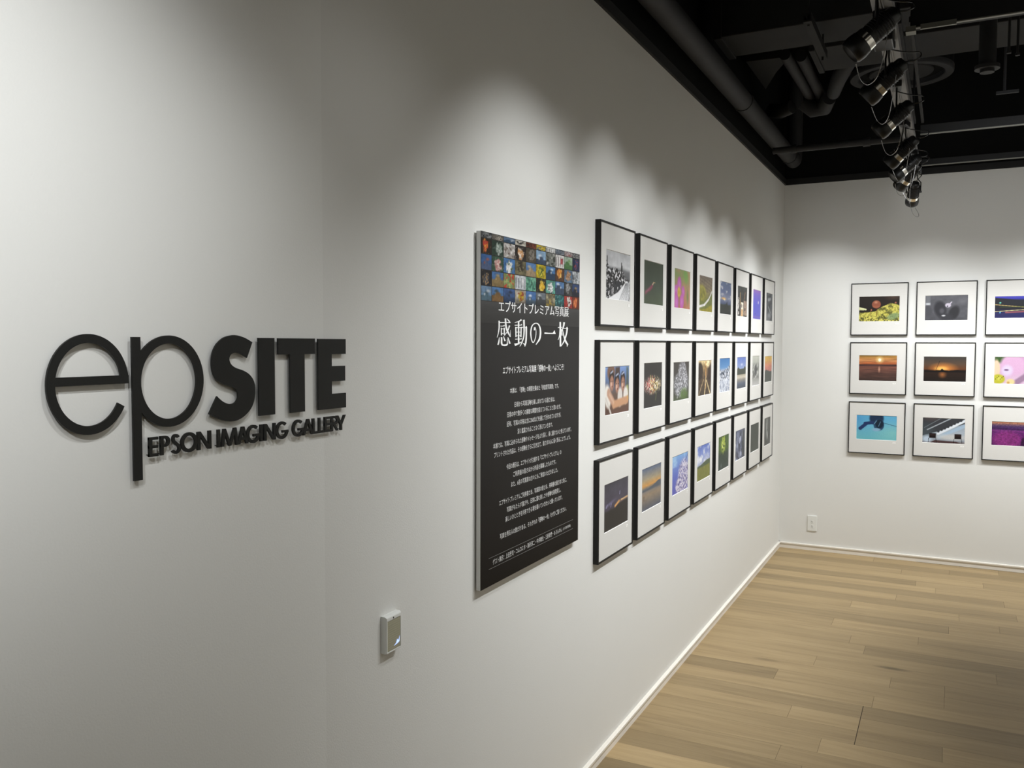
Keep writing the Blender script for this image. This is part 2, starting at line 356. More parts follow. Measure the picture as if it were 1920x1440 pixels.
# ------------------------------------------------------------------ painted pictures (vertex colours, computed here)
RES = (108, 72)
class Pic:
    def __init__(s, seed, w=RES[0], h=RES[1]):
        s.rs = np.random.RandomState(seed); s.w = w; s.h = h
        s.U, s.V = np.meshgrid(np.linspace(0, 1, w), np.linspace(0, 1, h)); s.I = np.zeros((h, w, 3))
    def noise(s, sx, sy, o=3):
        out = np.zeros_like(s.U); amp = 1; tot = 0
        for k in range(o):
            nx, ny = int(sx*2**k)+2, int(sy*2**k)+2; g = s.rs.rand(ny, nx)
            x = s.U*(nx-1.001); y = s.V*(ny-1.001); i = x.astype(int); j = y.astype(int); fx = x-i; fy = y-j
            fx = fx*fx*(3-2*fx); fy = fy*fy*(3-2*fy)
            out += amp*((g[j, i]*(1-fx)+g[j, i+1]*fx)*(1-fy)+(g[j+1, i]*(1-fx)+g[j+1, i+1]*fx)*fy); tot += amp; amp *= .55
        return out/tot
    def grad(s, stops, d=None):
        d = s.V if d is None else d
        xs = [a for a, _ in stops]; cs = np.array([[int(c[i:i+2], 16)/255 for i in (0, 2, 4)] for _, c in stops])
        for q in range(3): s.I[..., q] = np.interp(d, xs, cs[:, q])
        return s
    def over(s, c, m):
        c = np.array([int(c[i:i+2], 16)/255 for i in (0, 2, 4)]) if isinstance(c, str) else c
        m = np.clip(m, 0, 1)[..., None]; s.I = s.I*(1-m)+c*m; return s
    def blob(s, cx, cy, rx, ry, soft=.25, ang=0):
        a = radians(ang); dx = s.U-cx; dy = (s.V-cy)*.667; x = dx*cos(a)+dy*sin(a); y = -dx*sin(a)+dy*cos(a)
        r = np.sqrt((x/rx)**2+(y/(ry*.667))**2); return np.clip((1-r)/soft, 0, 1)
    def below(s, pts, soft=.02, n=0, freq=12):
        y = np.interp(s.U, [a for a, _ in pts], [b for _, b in pts])
        if n: y = y+n*(s.noise(freq, 1, 3)[0:1, :]-.5)*2
        return np.clip((y-s.V)/soft, 0, 1)
    def line(s, x0, y0, x1, y1, w, soft=.5):
        px, py = s.U-x0, s.V-y0; dx, dy = x1-x0, y1-y0; t = np.clip((px*dx+py*dy)/(dx*dx+dy*dy+1e-9), 0, 1)
        dd = np.hypot(px-t*dx, (py-t*dy)*.667); return np.clip((w-dd)/(w*soft), 0, 1)
    def rect(s, x0, y0, x1, y1, soft=.012):
        return np.clip(np.minimum.reduce([s.U-x0, x1-s.U, s.V-y0, y1-s.V])/soft, 0, 1)
    def mott(s, amt, sx=20, sy=14, o=3):
        s.I *= (1+amt*(s.noise(sx, sy, o)-.5)*2)[..., None]; return s
    def lin(s):
        g = s.I.mean(-1, keepdims=True); c = np.clip(g+(s.I-g)*.9, 0, 1); return np.where(c <= .04045, c/12.92, ((c+.055)/1.055)**2.4)
def P_town(p):
    p.grad([(0, '4a4a4c'), (.35, '3a3a3c'), (.62, '77787a'), (.7, 'cfd0d2'), (1, 'b9babd')]); p.mott(.18, 4, 4)
    n = p.noise(30, 26, 3); p.over('1c1c1e', p.below([(0, .80), (.15, .68), (.35, .66), (.7, .62), (1, .5)], .02, .05)*(n > .50)); p.over('e8e8ea', p.below([(0, .62), (.4, .66), (.7, .6), (1, .4)], .02, .04)*(n < .40))
    p.over('1a1a1c', p.line(.06, .6, .06, .86, .018)); p.over('1a1a1c', p.line(.62, .5, .64, .78, .02)); p.over('1a1a1c', p.line(.66, .5, .66, .72, .02))
    p.over('35363a', p.rect(0, .05, .8, .40)*(p.noise(30, 4, 2) > .46)); p.over('6b6c70', p.rect(.72, .44, 1, .6, .05)*.8)
    p.over('eeeef0', p.below([(0, .05), (.1, .02), (.5, .18), (.85, .44), (.9, .44), (.91, 0), (1, 0)], .02)); p.over('d9dadd', p.rect(.8, 0, 1, .42, .03)*.8)
    for k in range(7): p.over('5c5d60', p.line(.55+.05*k, .0, .82+.015*k, .38, .008)*.8)
def P_hummer(p):
    p.grad([(0, '4b563f'), (.5, '3f4a3c'), (1, '37412f')]); p.mott(.08, 3, 3)
    p.over('a54a68', p.line(.10, .26, .42, .42, .05, 1)*.9); p.over('8c3a50', p.line(.3, .34, .46, .47, .04, .9)*.9); p.over('d9c7a0', p.line(.45, .47, .50, .52, .016)); p.over('caa070', p.line(.5, .52, .58, .52, .008))
def P_flower(p):
    p.grad([(0, 'b06a4a'), (.5, '9a8a5a'), (1, '7fa05a')]); p.over('c98a6a', p.noise(5, 3)*1.6-.5); p.over('6fa648', p.blob(.72, .85, .2, .25, .6)*.8); p.over('3f7a3a', p.blob(.85, .3, .1, .25, .8)*.6)
    for cx, cy, rx, ry, a in ((.32, .62, .15, .22, 100), (.12, .45, .2, .16, 10), (.56, .45, .12, .16, -30), (.48, .18, .16, .22, 60), (.15, .15, .18, .22, 100)): p.over('c45cb4', p.blob(cx, cy, rx, ry, .3, a)); p.over('dc90d0', p.blob(cx, cy, rx*.6, ry*.5, .9, a)*.6)
    p.over('d9b84a', p.blob(.3, .42, .11, .16, .35)); p.over('b88a2a', p.blob(.3, .40, .06, .09, .6)*.7)
def P_terrace(p):
    p.grad([(0, '8f8a30'), (.3, '7c7a32'), (.6, '8a7d5a'), (1, '786a5c')]); st = (np.sin((p.V*1.2+p.U*.25)*55)+1)/2; p.over('5d5046', st*(p.V > .55)*.5)
    p.over('aaa13c', p.blob(.2, .5, .38, .28, .3)); p.over('5c5c22', p.noise(9, 6)*(p.blob(.2, .45, .35, .25, .3))*.9); p.over('6a7436', p.below([(0, .35), (.3, .3), (.7, .45), (1, .6)], .05)*.8)
    p.over('e2e0dc', p.line(0, .12, .45, .2, .03)); p.over('e2e0dc', p.line(.42, .2, .75, .38, .035)); p.over('d5d3cf', p.line(.72, .36, .97, .6, .03)); p.over('9a8f20', p.below([(0, .06), (.45, .1), (1, .25)], .04)); p.mott(.18, 24, 16)
def P_cloud(p):
    p.grad([(0, '2f3430'), (.28, '343a36'), (.32, '4a5578'), (.5, '7f86a0'), (.7, '5d6a90'), (1, '56688c')]); n = p.noise(4, 9, 4); p.over('c5c3c8', (n-.5)*4*(p.V > .4)); p.over('f0b25a', p.blob(.35, .48, .3, .05, .8)); p.over('ffe6b0', p.blob(.4, .46, .14, .025, .8))
    p.over('252a26', p.below([(0, .28), (.5, .3), (.66, .42), (.7, .3), (1, .3)], .02, .05, 20))
def P_street(p):
    p.grad([(0, '3a342f'), (1, '3b3d3a')]); p.mott(.4, 12, 8); p.over('d8d2c8', p.rect(.05, .05, .2, .62)*(p.noise(14, 16, 2) > .42)); p.over('ece2cc', p.rect(.36, 0, .62, .48)*.95); p.over('a98f7c', p.rect(.66, .04, 1, .55)*.9)
    p.over('3a3030', p.rect(.74, .2, .86, .3)); p.over('c58038', p.rect(.4, 0, .58, .25)*.7); p.over('e9b86a', p.line(.3, .4, .3, .78, .018)); p.over('d09a6a', p.line(.72, .6, .8, .82, .014)); p.over('3a3835', p.rect(.42, .3, .48, .42)); p.mott(.25, 26, 18)
def P_moon(p):
    p.grad([(0, '6f63b8'), (.08, '5a58c2'), (.5, '5557c8'), (.85, '7560c8'), (1, '9a68b8')]); p.over('fff6e8', p.blob(.70, .58, .05, .07, .5)); p.over('3c3c80', p.blob(.32, .18, .04, .03, .5)); p.over('b0709a', p.rect(0, .07, 1, .1, .01)*.6)
def P_abs(p):
    p.grad([(0, '77797b'), (.5, '4c5055'), (1, '6a6e72')]); n = p.noise(5, 6, 4); p.over('30343a', (n-.45)*4); p.over('b8bcc0', p.line(.3, .75, .7, .8, .05)*.7); p.over('c0c4c8', p.line(.35, .5, .7, .3, .03)*.7); p.over('a8acb0', p.blob(.5, .2, .35, .15, .7)*.7)
def P_people(p):
    p.grad([(0, '6a4a3c'), (.4, '6a5346'), (.75, '5d78a8'), (1, '7f9fd8')]); p.over('3d4a30', p.rect(.85, .45, 1, 1, .1)); p.over('b8bc6a', p.rect(.85, .35, 1, .6, .05)*.8)
    p.over('7d5a48', p.blob(.25, .88, .18, .2, .3)); p.over('4a3a34', p.rect(.40, .8, .62, 1, .04))
    for cx, cy in ((.28, .66), (.50, .60), (.74, .62)):
        p.over('2c2422', p.blob(cx-.01, cy+.08, .115, .20, .25)); p.over('a4acc0', p.line(cx-.05, cy+.2, cx+.04, cy+.24, .018)); p.over('a77660', p.blob(cx, cy-.01, .095, .19, .3)); p.over('dcae98', p.blob(cx-.025, cy-.03, .055, .10, .7)); p.over('2c2422', p.blob(cx+.04, cy+.03, .02, .02, .5)); p.over('2c2422', p.blob(cx-.03, cy+.03, .02, .02, .5)); p.over('6a2f2c', p.blob(cx+.01, cy-.08, .025, .02, .5))
    p.over('e9e2d8', p.blob(.12, .38, .14, .3, .3, 20)); p.over('dcd4cc', p.blob(.62, .34, .12, .24, .3)); p.over('e6dfd6', p.blob(.86, .36, .12, .22, .3))
    p.over('c79a80', p.line(.16, .45, .36, .22, .085, .4)); p.over('cf9a72', p.line(.36, .2, .92, .26, .07, .4)); p.over('e0b89c', p.line(.2, .42, .36, .24, .04, .9)*.7); p.over('d9a24a', p.blob(.95, .3, .05, .08, .6)*.7); p.over('d6cfc6', p.line(.05, .35, .25, .02, .03)); p.over('4a2f28', p.rect(0, 0, .2, .15, .1)*.8)
def P_fire(p):
    p.grad([(0, '383634'), (1, '33312f')]); m = p.blob(.5, .5, .55, .24, .5); n = p.noise(40, 30, 2); p.over('d98a80', (n > .5)*m*(p.U < .5)); p.over('e0c878', (n > .53)*m*(p.U > .35)); n2 = p.noise(44, 34, 1); p.over('f6e8d4', (n2 > .70)*m); p.over('d06a60', (n2 < .26)*m*(p.U < .6)); p.over('c9c06a', p.line(.42, .5, .36, .72, .012)); p.over('8a9a4a', p.line(.7, .3, .65, .15, .008))
def P_tree(p):
    p.grad([(0, '4f5c3c'), (.2, '4b4a44'), (1, '45413d')]); m = np.maximum.reduce([p.blob(.58, .72, .3, .34, .3), p.blob(.35, .45, .34, .3, .3), p.blob(.78, .45, .2, .32, .3), p.blob(.5, .3, .45, .25, .3)]); n = p.noise(26, 34, 3); p.over('8f9096', m*(.3+n)); p.over('d2d2d8', m*np.clip((n-.5)*5, 0, 1)); p.over('6a6c70', m*np.clip((.42-n)*5, 0, 1)); p.over('5d7a3c', p.blob(.7, .15, .35, .2, .6)*n*1.6); p.over('e8e8e8', p.blob(.27, .08, .02, .03, .5))
def P_gold(p):
    p.grad([(0, '4a3d30'), (.5, '5d4a38'), (.8, 'a8895a'), (1, 'e6cf98')]); p.over('2c221c', p.blob(.15, .7, .25, .3, .3)*.9); p.over('3a2a22', p.blob(.88, .62, .2, .35, .3)*.9)
    p.over('f0dca8', p.blob(.75, .9, .2, .15, .6)); p.over('e8a050', p.line(.58, .2, .58, .95, .02)); p.over('f4dca0', p.line(.5, 0, .6, .5, .05, .9)*.8); p.over('f4dca0', p.line(.95, 0, .65, .4, .03)*.8); p.over('f0d090', p.line(.05, 0, .42, .45, .02)*.6); p.mott(.45, 22, 16)
def P_snow(p):
    p.grad([(0, '8f98ac'), (.4, 'a8b0c4'), (.65, '9fb0cc'), (.72, '5d92c8'), (1, '3c78b8')]); n = p.noise(30, 22, 3); b = p.below([(0, .66), (.4, .66), (.7, .72), (1, .78)], .02, .06); p.over('2c3444', b*(p.V > .35)*(n > .52)); p.over('eef0f6', b*(n < .42)); p.over('dfe4ee', (p.V < .4)*np.clip((p.noise(6, 4)-.45)*4, 0, 1))
def P_lake(p):
    p.grad([(0, '4a4f58'), (.15, '5a6478'), (.28, '8f8a80'), (.36, 'cfc4b0'), (.44, 'b0a690'), (.46, '5d6048'), (.62, '4c5240'), (.63, '8fa0cc'), (1, '5f78c4')]); p.over('474c42', p.below([(0, .6), (.2, .7), (.4, .6), (.7, .62), (.9, .7), (1, .66)], .02, .03)*(p.V > .45)); p.over('e6e6ee', p.blob(.55, .76, .2, .06, .9)*.6); p.mott(.08, 12, 12)
def P_pale(p):
    p.grad([(0, 'c4c2c0'), (.3, '9a9a94'), (.6, 'a8aaa2'), (1, 'c8cabc')]); n = p.noise(16, 8, 3); p.over('5a5c58', (n > .52)*p.rect(0, .2, 1, .78, .1)*.8); p.over('e8e8e4', (n < .36)*p.rect(0, .2, 1, .75, .1)); 
    for k in range(5): p.over('6a6e64', p.line(.1+.2*k, .55, .12+.19*k, 1, .012)*.8)
    p.over('3c3e40', p.blob(.5, .52, .2, .22, .3)*.75)
def P_dusk(p):
    p.grad([(0, '4e524c'), (.35, '565a52'), (.42, 'c98078'), (.62, 'dc8a72'), (.85, 'e2b05a'), (1, 'e0b84a')]); p.mott(.08, 3, 9); p.over('555a54', p.below([(0, .38), (.2, .5), (.45, .46), (.7, .42), (1, .4)], .01, .04, 16)); p.mott(.06)
def P_storm(p):
    p.grad([(0, '33302c'), (.40, '37332f'), (.45, '4c4454'), (.75, '4f4a58'), (1, '46434c')]); p.mott(.12, 5, 6); p.over('8a84b0', p.blob(.25, .56, .3, .05, .9, 8)*.6); p.over('f4b060', p.line(.45, .46, .62, .53, .03, .8)); p.over('ffe0b0', p.line(.7, .54, .98, .555, .013, .6)); p.over('d8a060', p.line(.6, .52, .98, .55, .028, 1)*.6); p.over('35312e', p.below([(0, .40), (.4, .42), (.62, .49), (1, .52)], .02, .01)); p.over('d8d4ff', p.line(.64, .68, .65, .74, .008)); p.over('a8a4d8', p.line(.1, .5, .14, .56, .01)); p.over('a8a4d8', p.line(.28, .48, .3, .55, .01))
def P_dawn(p):
    p.grad([(0, '5a6070'), (.15, '7a7470'), (.35, 'a08a70'), (.44, '8a8078'), (.5, '6e7278'), (.58, 'e0a050'), (.72, 'b0a080'), (1, '5c6c8c')]); p.over('5b626c', p.below([(0, .49), (.4, .50), (.7, .56), (.85, .6), (1, .6)], .02, .01)*(p.V > .46)); p.over('5f6468', p.rect(0, .43, 1, .5, .03)*.8); p.over('4a4038', p.line(.12, .33, .12, .25, .02)*.7); p.mott(.07, 8, 20)
def P_blossom(p):
    p.grad([(0, '5f5fc0'), (.5, '6676d0'), (1, '7fb0e8')]); p.over('a8d0f4', np.clip((p.noise(4, 4)-.5)*3, 0, 1)*(p.V > .7)); m = np.maximum(p.blob(.75, .4, .42, .5, .3), p.blob(.5, .18, .32, .28, .3)); n = p.noise(36, 28, 3); p.over('a09acc', m*.8); p.over('ece4f0', m*(n > .52)); p.over('5b4a80', m*(n < .38)*.9); p.over('4a4078', p.line(.85, .75, 1, .95, .012))
def P_hill(p):
    p.grad([(0, '7f7a3c'), (.2, '84843f'), (.36, '767c48'), (.45, 'b0b8d8'), (.7, '8a9ad8'), (1, '5f78cc')]); p.over('eceef6', np.clip((p.noise(5, 4, 4)-.5)*5, 0, 1)*(p.V > .45)); p.over('5a684a', p.below([(0, .42), (.4, .46), (.7, .53), (1, .54)], .02, .01)); p.over('86873e', p.below([(0, .38), (.5, .38), (1, .40)], .02)); p.mott(.1, 20, 14)
def P_forest(p):
    p.grad([(0, '3f4a44'), (.45, '3c4a3c'), (.6, '55702c'), (1, '4f6a34')]); n = p.noise(18, 14, 4); p.over('c8d848', p.blob(.5, .75, .3, .35, .7)*(n > .45)); p.over('e8f090', p.blob(.45, .7, .15, .2, .8)*(n > .52)); p.over('30402c', (n < .36)*.8); p.over('8a9498', p.blob(.3, .12, .1, .1, .9)*.5)
def P_ice(p):
    p.grad([(0, '5a5e74'), (.5, '60667c'), (1, '6a7088')]); n = p.noise(12, 5, 4); p.over('b8c0dc', np.clip((n-.5)*5, 0, 1)*(p.U < .75)); p.over('50514e', p.rect(.68, 0, 1, 1, .1)*.8); p.over('d8dcec', p.line(.45, .55, .6, .8, .04)*.8); p.over('cfd4ea', p.blob(.55, .15, .1, .2, .6)*.8); p.over('33363f', (n < .34)*.8)
def P_plain(p):
    p.grad([(0, '50544c'), (1, '4b4f48')]); p.mott(.05, 3, 3)
def P_fall(p):
    p.grad([(0, '5e605c'), (1, '646662')]); n = p.noise(16, 5, 4); p.over('a8aaa8', p.blob(.45, .6, .18, .5, .5)*n*1.5); p.over('c4c6c4', p.blob(.55, .35, .12, .2, .6)*.7); p.over('484a48', (n < .4)*.7)
def P_mush(p):
    p.grad([(0, '8a9040'), (.3, 'a8a83c'), (.36, '1c1410'), (1, '241a12')]); p.over('5a4030', p.blob(.85, .95, .25, .15, .9)*.7)
    m = p.below([(0, .38), (.25, .38), (.42, .42), (.55, .60), (.75, .72), (.92, .70), (1, .62)], .03, .03); n = p.noise(40, 28, 2); p.over('c9c04a', m); p.over('e8dc70', m*np.clip((n-.5)*3, 0, .8)); p.over('8a8a34', m*np.clip((.48-n)*3, 0, .6)); p.over('4a4c1c', m*np.clip((p.noise(9, 7, 3)-.52)*5, 0, .8)); p.over('34341a', (p.V < .2)*np.clip((.45-n)*8, 0, 1)*.9); p.over('7f9a68', p.blob(.85, .2, .2, .15, .4, 20)*.8)
    p.over('e6e8b0', p.line(0, .55, .17, .48, .03)); p.over('dfe0a0', p.line(0, .48, .12, .47, .02)); p.over('6a3c1c', p.line(.44, .2, .455, .62, .010)); p.over('8a5a2a', p.line(.29, .2, .29, .42, .005)); p.over('9a5238', p.blob(.43, .68, .115, .17, .12)); p.over('c98868', p.blob(.42, .76, .06, .07, .8)); p.over('a86040', p.rect(.325, .55, .54, .62, .03)*p.blob(.43, .64, .12, .12, .3)); p.over('b06a50', p.blob(.31, .46, .02, .05, .4)); p.over('b06a50', p.blob(.9, .74, .03, .04, .4))
def P_grey(p):
    p.grad([(0, '4a4a50'), (.5, '56565c'), (1, '5c5c62')]); p.mott(.15, 5, 5); p.over('707278', p.rect(0, .6, .14, 1, .03)); p.over('c4c8cc', p.rect(0, .6, .14, .72, .04)); p.over('4a4a50', p.blob(.06, .35, .14, .25, .3)); p.over('2c2c32', p.blob(.36, .45, .17, .38, .35, 10)); p.over('2a2a2e', p.blob(.68, .3, .14, .34, .35, -20)); p.over('34343a', p.blob(.5, .12, .2, .2, .5)); p.over('504f56', p.blob(.40, .38, .08, .15, .6)); p.over('c9c0d0', p.blob(.54, .6, .08, .10, .3)); p.over('c9c0d0', p.line(.55, .6, .62, .72, .02)); p.over('3a3844', p.blob(.53, .56, .02, .04, .4)); p.over('ccccd0', p.blob(.44, .19, .06, .04, .5)); p.over('74747a', p.blob(.88, .75, .18, .2, .9)*.6)
def P_trails(p):
    p.grad([(0, '20205c'), (.25, '23235a'), (.45, '1c1c24'), (.8, '1c2026'), (.88, '3434b0'), (1, '4c4ccc')]); p.over('20222a', p.below([(0, .95), (.5, .84), (1, .72)], .03)*(p.V > .6)); p.over('e0c070', p.line(0, .62, 1, .42, .010)); p.over('e8d890', p.line(0, .3, 1, .42, .010)); p.over('b05a5a', p.line(.25, .26, 1, .32, .03)*.8); p.over('70e8c8', p.blob(.12, .7, .03, .05, .6)); p.over('60c8e8', p.blob(.12, .26, .02, .05, .6)); p.over('50682c', p.rect(.1, .48, .9, .54, .03)*.7)
def P_sun(p):
    p.grad([(0, '43302a'), (.3, '5a3c34'), (.55, '7a4a3c'), (.62, '3c2a2c'), (.66, 'a85a34'), (.8, 'd08a50'), (1, '98722c')]); p.mott(.22, 3, 26, 2); p.over('ffe89a', p.blob(.55, .82, .13, .18, 1)); p.over('fffbe0', p.blob(.55, .82, .045, .075, .4)); p.over('e8682c', p.rect(.1, .66, 1, .74, .05)*.55); p.over('f0b090', p.blob(.54, .45, .04, .16, .9)*.8); p.over('352a2c', p.rect(.2, .10, 1, .14, .03)*.5)
def P_boat(p):
    p.grad([(0, '1c1410'), (.35, '2a1a12'), (.44, '1a100c'), (.5, '6a3a1c'), (.7, '5a4434'), (1, '3c3a38')]); p.over('f09038', p.blob(.47, .52, .38, .28, .9)*(p.V > .44)); p.over('ffc860', p.blob(.42, .52, .2, .12, .9)*(p.V > .46)); p.over('d07a38', p.blob(.45, .28, .12, .18, .9)*.7); p.over('140c08', p.below([(0, .42), (.4, .46), (.44, .54), (.48, .47), (.6, .45), (.8, .48), (1, .42)], .012, .008)*(p.V > .38)); p.over('1c1008', p.line(.30, .48, .38, .82, .006)); p.over('1c1008', p.line(.3, .44, .44, .44, .014))
def P_petal(p):
    p.grad([(0, 'd8b8d0'), (1, 'c898c0')]); p.over('3c5c2c', p.blob(.14, .92, .2, .2, .5)); p.over('d6a8cc', p.blob(.42, .7, .32, .42, .25, -20)); p.over('e8c8a8', p.blob(.05, .55, .1, .4, .3)); p.over('a86a98', p.blob(.9, .95, .2, .3, .6)); p.over('8a6a88', p.line(.5, .05, .9, .5, .1)*.8); p.over('d8c8e8', p.blob(.3, .5, .16, .25, .5)); p.over('6a4a70', p.blob(.28, .52, .07, .04, .5)); p.over('3c3428', p.blob(.76, .6, .04, .06, .4)); p.over('c0bc2c', p.blob(.1, .18, .17, .2, .25)); p.over('e8e070', p.blob(.12, .2, .08, .1, .8)*.6)
    for k in range(6): p.over('4a4a18', p.blob(.04+.035*k, .18+.05*(k % 3), .012, .03, .5))
    p.over('e8d090', p.blob(.38, .08, .12, .14, .4)); p.over('c89a50', p.blob(.33, .05, .04, .06, .5))
def P_seal(p):
    p.grad([(0, '6ac0cc'), (.5, '66b8d8'), (1, '5cb4e0')]); p.over('489ad8', p.blob(0, .9, .4, .6, 1)*.7); p.over('8ad4cc', p.blob(.9, .3, .6, .5, 1)*.7); p.over('1c3454', p.blob(.5, .88, .2, .32, .25)); p.over('22386a', p.line(.1, .45, .24, .64, .055, .3)); p.over('22386a', p.line(.22, .66, .4, .70, .05, .3)); p.over('284a6c', p.blob(.56, .62, .14, .26, .15)); p.over('8ab8d8', p.blob(.5, .42, .13, .08, .4)); p.over('16283c', p.blob(.57, .66, .11, .2, .2)); p.over('5a86a8', p.line(.55, .55, .60, .75, .01)); p.over('1c3c5c', p.line(.68, .7, 1, .58, .008)); p.over('6a9ac0', p.line(.45, .66, .5, .78, .012))
def P_chairs(p):
    p.grad([(0, '7a6a68'), (.12, '9aa4b0'), (.4, 'b0bcc8'), (1, '8a98a8')]); p.over('3c3f44', (p.V > .42+.52*(p.U-.28))*(p.V < 1.2)*1.); p.over('4c5a60', p.blob(.1, .4, .25, .5, .8)*.6); p.over('5a4a48', p.blob(.2, .95, .3, .15, .9)*.6)
    p.over('a8b0b8', p.line(.12, .52, .68, 1.0, .02)); p.over('70787e', p.line(.05, .6, .45, 1, .012)); p.over('e8f0f8', p.line(.38, .38, 1, .92, .05)); 
    for k in range(8): p.over('34373c', p.blob(.38+.075*k, .46+.065*k, .035, .05, .4))
    p.over('a8c8e4', p.line(.4, .25, 1, .72, .06)*.7); p.over('e0dcd4', p.blob(.7, .25, .5, .15, .6)*.7); p.over('cfe4f8', p.blob(.12, .15, .16, .2, .6)*.8); p.over('4c3434', p.below([(0, 0), (.2, .04), (.3, .13), (.8, .10), (1, .0)], .03))
    for cx in (.245, .84): p.over('1c1212', p.rect(cx-.085, .19, cx+.085, .39, .012)); p.over('3c2a28', p.rect(cx-.07, .29, cx+.07, .37, .02)*.7); p.over('0c0808', p.line(cx-.1, 0, cx-.09, .18, .008)); p.over('0c0808', p.line(cx+.1, 0, cx+.08, .18, .008))
def P_kochia(p):
    p.grad([(0, '5a1c5c'), (.5, '6a2070'), (.8, '4a3064'), (.86, '705068'), (.95, 'b87858'), (1, 'a86850')]); n = p.noise(40, 26, 2); m = p.blob(.35, .25, .36, .42, .3); p.over('8a2c7c', m); p.over('7a2458', p.blob(.9, .3, .22, .3, .3)); p.over('2c1034', p.line(.68, 0, .7, .3, .05)*.8); p.over('3a1c4c', p.line(0, .72, 1, .68, .02)*.8); p.over('8a3484', p.line(.0, .62, .9, .6, .03)*.6); p.I *= (1+.25*(n-.5)*2)[..., None]
def grid_mesh(name, img, fn, seedless=None):   # fn(u,v)->xyz
    h, w_ = img.shape[:2]; us = np.linspace(0, 1, w_); vs = np.linspace(0, 1, h)
    verts = [fn(u, v) for v in vs for u in us]
    faces = [(j*w_+i, j*w_+i+1, (j+1)*w_+i+1, (j+1)*w_+i) for j in range(h-1) for i in range(w_-1)]
    me = bpy.data.meshes.new(name); me.from_pydata(verts, [], faces)
    a = me.color_attributes.new('Col', 'FLOAT_COLOR', 'POINT')
    a.data.foreach_set('color', np.concatenate([img, np.ones((h, w_, 1))], -1).astype(np.float32).ravel()); me.update()
    return me

# ------------------------------------------------------------------ picture frames
RW = .0068
def frame_mesh():
    m = MB(); a = FW; h = FH
    O = [(0, 0), (a, 0), (a, h), (0, h)]; I = [(RW, RW), (a-RW, RW), (a-RW, h-RW), (RW, h-RW)]
    vs = [(FT, *p) for p in O]+[(FT, *p) for p in I]+[(.0, *p) for p in O]+[(.004, *p) for p in I]
    fs = []
    for i in range(4):
        j = (i+1) % 4; fs += [(i, j, j+4, i+4), (i, i+8, j+8, j), (i+4, j+4, j+12, i+12), (i+8, i+12, j+12, j+8)]
    m.add(vs, fs); return m.mesh('frame')
def mat_mesh(y0, y1, z0, z1):
    m = MB(); X = .0182; e = RW-.0005; b = .0016
    O = [(e, e), (FW-e, e), (FW-e, FH-e), (e, FH-e)]; I = [(y0, z0), (y1, z0), (y1, z1), (y0, z1)]; J = [(y0+b, z0+b), (y1-b, z0+b), (y1-b, z1-b), (y0+b, z1-b)]
    m.add([(X, *p) for p in O]+[(X, *p) for p in I], [(i, (i+1) % 4, (i+1) % 4+4, i+4) for i in range(4)])
    m.cur = 1; m.add([(X, *p) for p in I]+[(X-.0022, *p) for p in J], [(i, (i+1) % 4, (i+1) % 4+4, i+4) for i in range(4)])
    # pale rim against the frame: lit board edge and halo painted in
    w2 = .0016; K = [(e+w2, e+w2), (FW-e-w2, e+w2), (FW-e-w2, FH-e-w2), (e+w2, FH-e-w2)]
    m.add([(X+.0003, *p) for p in O]+[(X+.0003, *p) for p in K], [(i, (i+1) % 4, (i+1) % 4+4, i+4) for i in range(4)])
    return m.mesh('mat_board')
FM = frame_mesh(); FM.materials.append(M['frame'])
MATS = {}
CAP = MB(); CAP.box((0, 0, 0), (.0006, .020, .009)); CAP.cur = 1; CAP.box((.0006, .006, .0035), (.0008, .014, .0052)); CAPM = CAP.mesh('caption_card'); CAPM.materials.append(M['label']); CAPM.materials.append(M['ink'])
def picture(root_loc, rz, seed, painter, win, what, label, group):
    r = empty('framed_photograph', root_loc, label, 'picture', group, rz)
    f = bpy.data.objects.new('frame', FM); COL.objects.link(f); f.parent = r
    if win not in MATS:
        mm = mat_mesh(*win); mm.materials.append(M['mat']); mm.materials.append(M['bevel']); MATS[win] = mm
    o = bpy.data.objects.new('mat_board', MATS[win]); COL.objects.link(o); o.parent = r
    p = Pic(seed); painter(p); y0, y1, z0, z1 = win
    pm = grid_mesh('photo_print', p.lin(), lambda u, v: (.0158, y0+u*(y1-y0), z0+v*(z1-z0)))
    q = link('photo_print', pm, M['print'], r); q['label'] = what
    c = bpy.data.objects.new('caption_card', CAPM); COL.objects.link(c); c.parent = r; c.location = (.0182, y1-.026, z0-.021)
W3 = (.067, .340, .103, .287); W43 = (.078, .336, .098, .292); W43N = (.087, .324, .097, .294)
leftpics = [
 [(P_town, W3, 'black and white snowy town above a river'), (P_hummer, W3, 'small pink creature on plain dark green'), (P_flower, W3, 'large pink flower with yellow centre'),
  (P_terrace, W3, 'yellow field beside a white curving path'), (P_cloud, W3, 'stormy blue clouds lit above dark trees'), (P_street, W3, 'night street with bright shop fronts'), (P_moon, W43, 'small moon in a violet sky'), (P_abs, W43N, 'grey monochrome abstract shapes')],
 [(P_people, W3, 'three people hugging in white clothes'), (P_fire, W43, 'pastel sparks on a dark background'), (P_tree, W3, 'pale misty tree above green grass'),
  (P_gold, W3, 'golden backlit street with dark trees'), (P_snow, W43, 'snowy trees under a blue sky'), (P_lake, W43, 'sandbank and trees under a blue sky'), (P_pale, W43N, 'pale street scene with grey figures'), (P_dusk, W3, 'orange and pink dusk above dark roofs')],
 [(P_storm, W3, 'dark twilight sky with a glowing orange horizon'), (P_dawn, W3, 'calm lake at sunset with orange haze'), (P_blossom, W3, 'white blossom against a violet blue sky'),
  (P_hill, W3, 'green hill under a cloudy blue sky'), (P_forest, W43, 'sunlit green forest canopy'), (P_ice, W3, 'blue grey icy water'), (P_plain, W3, 'plain dark grey green field'), (P_fall, W43N, 'grey monochrome waterfall')]]
rown = ['top', 'middle', 'bottom']
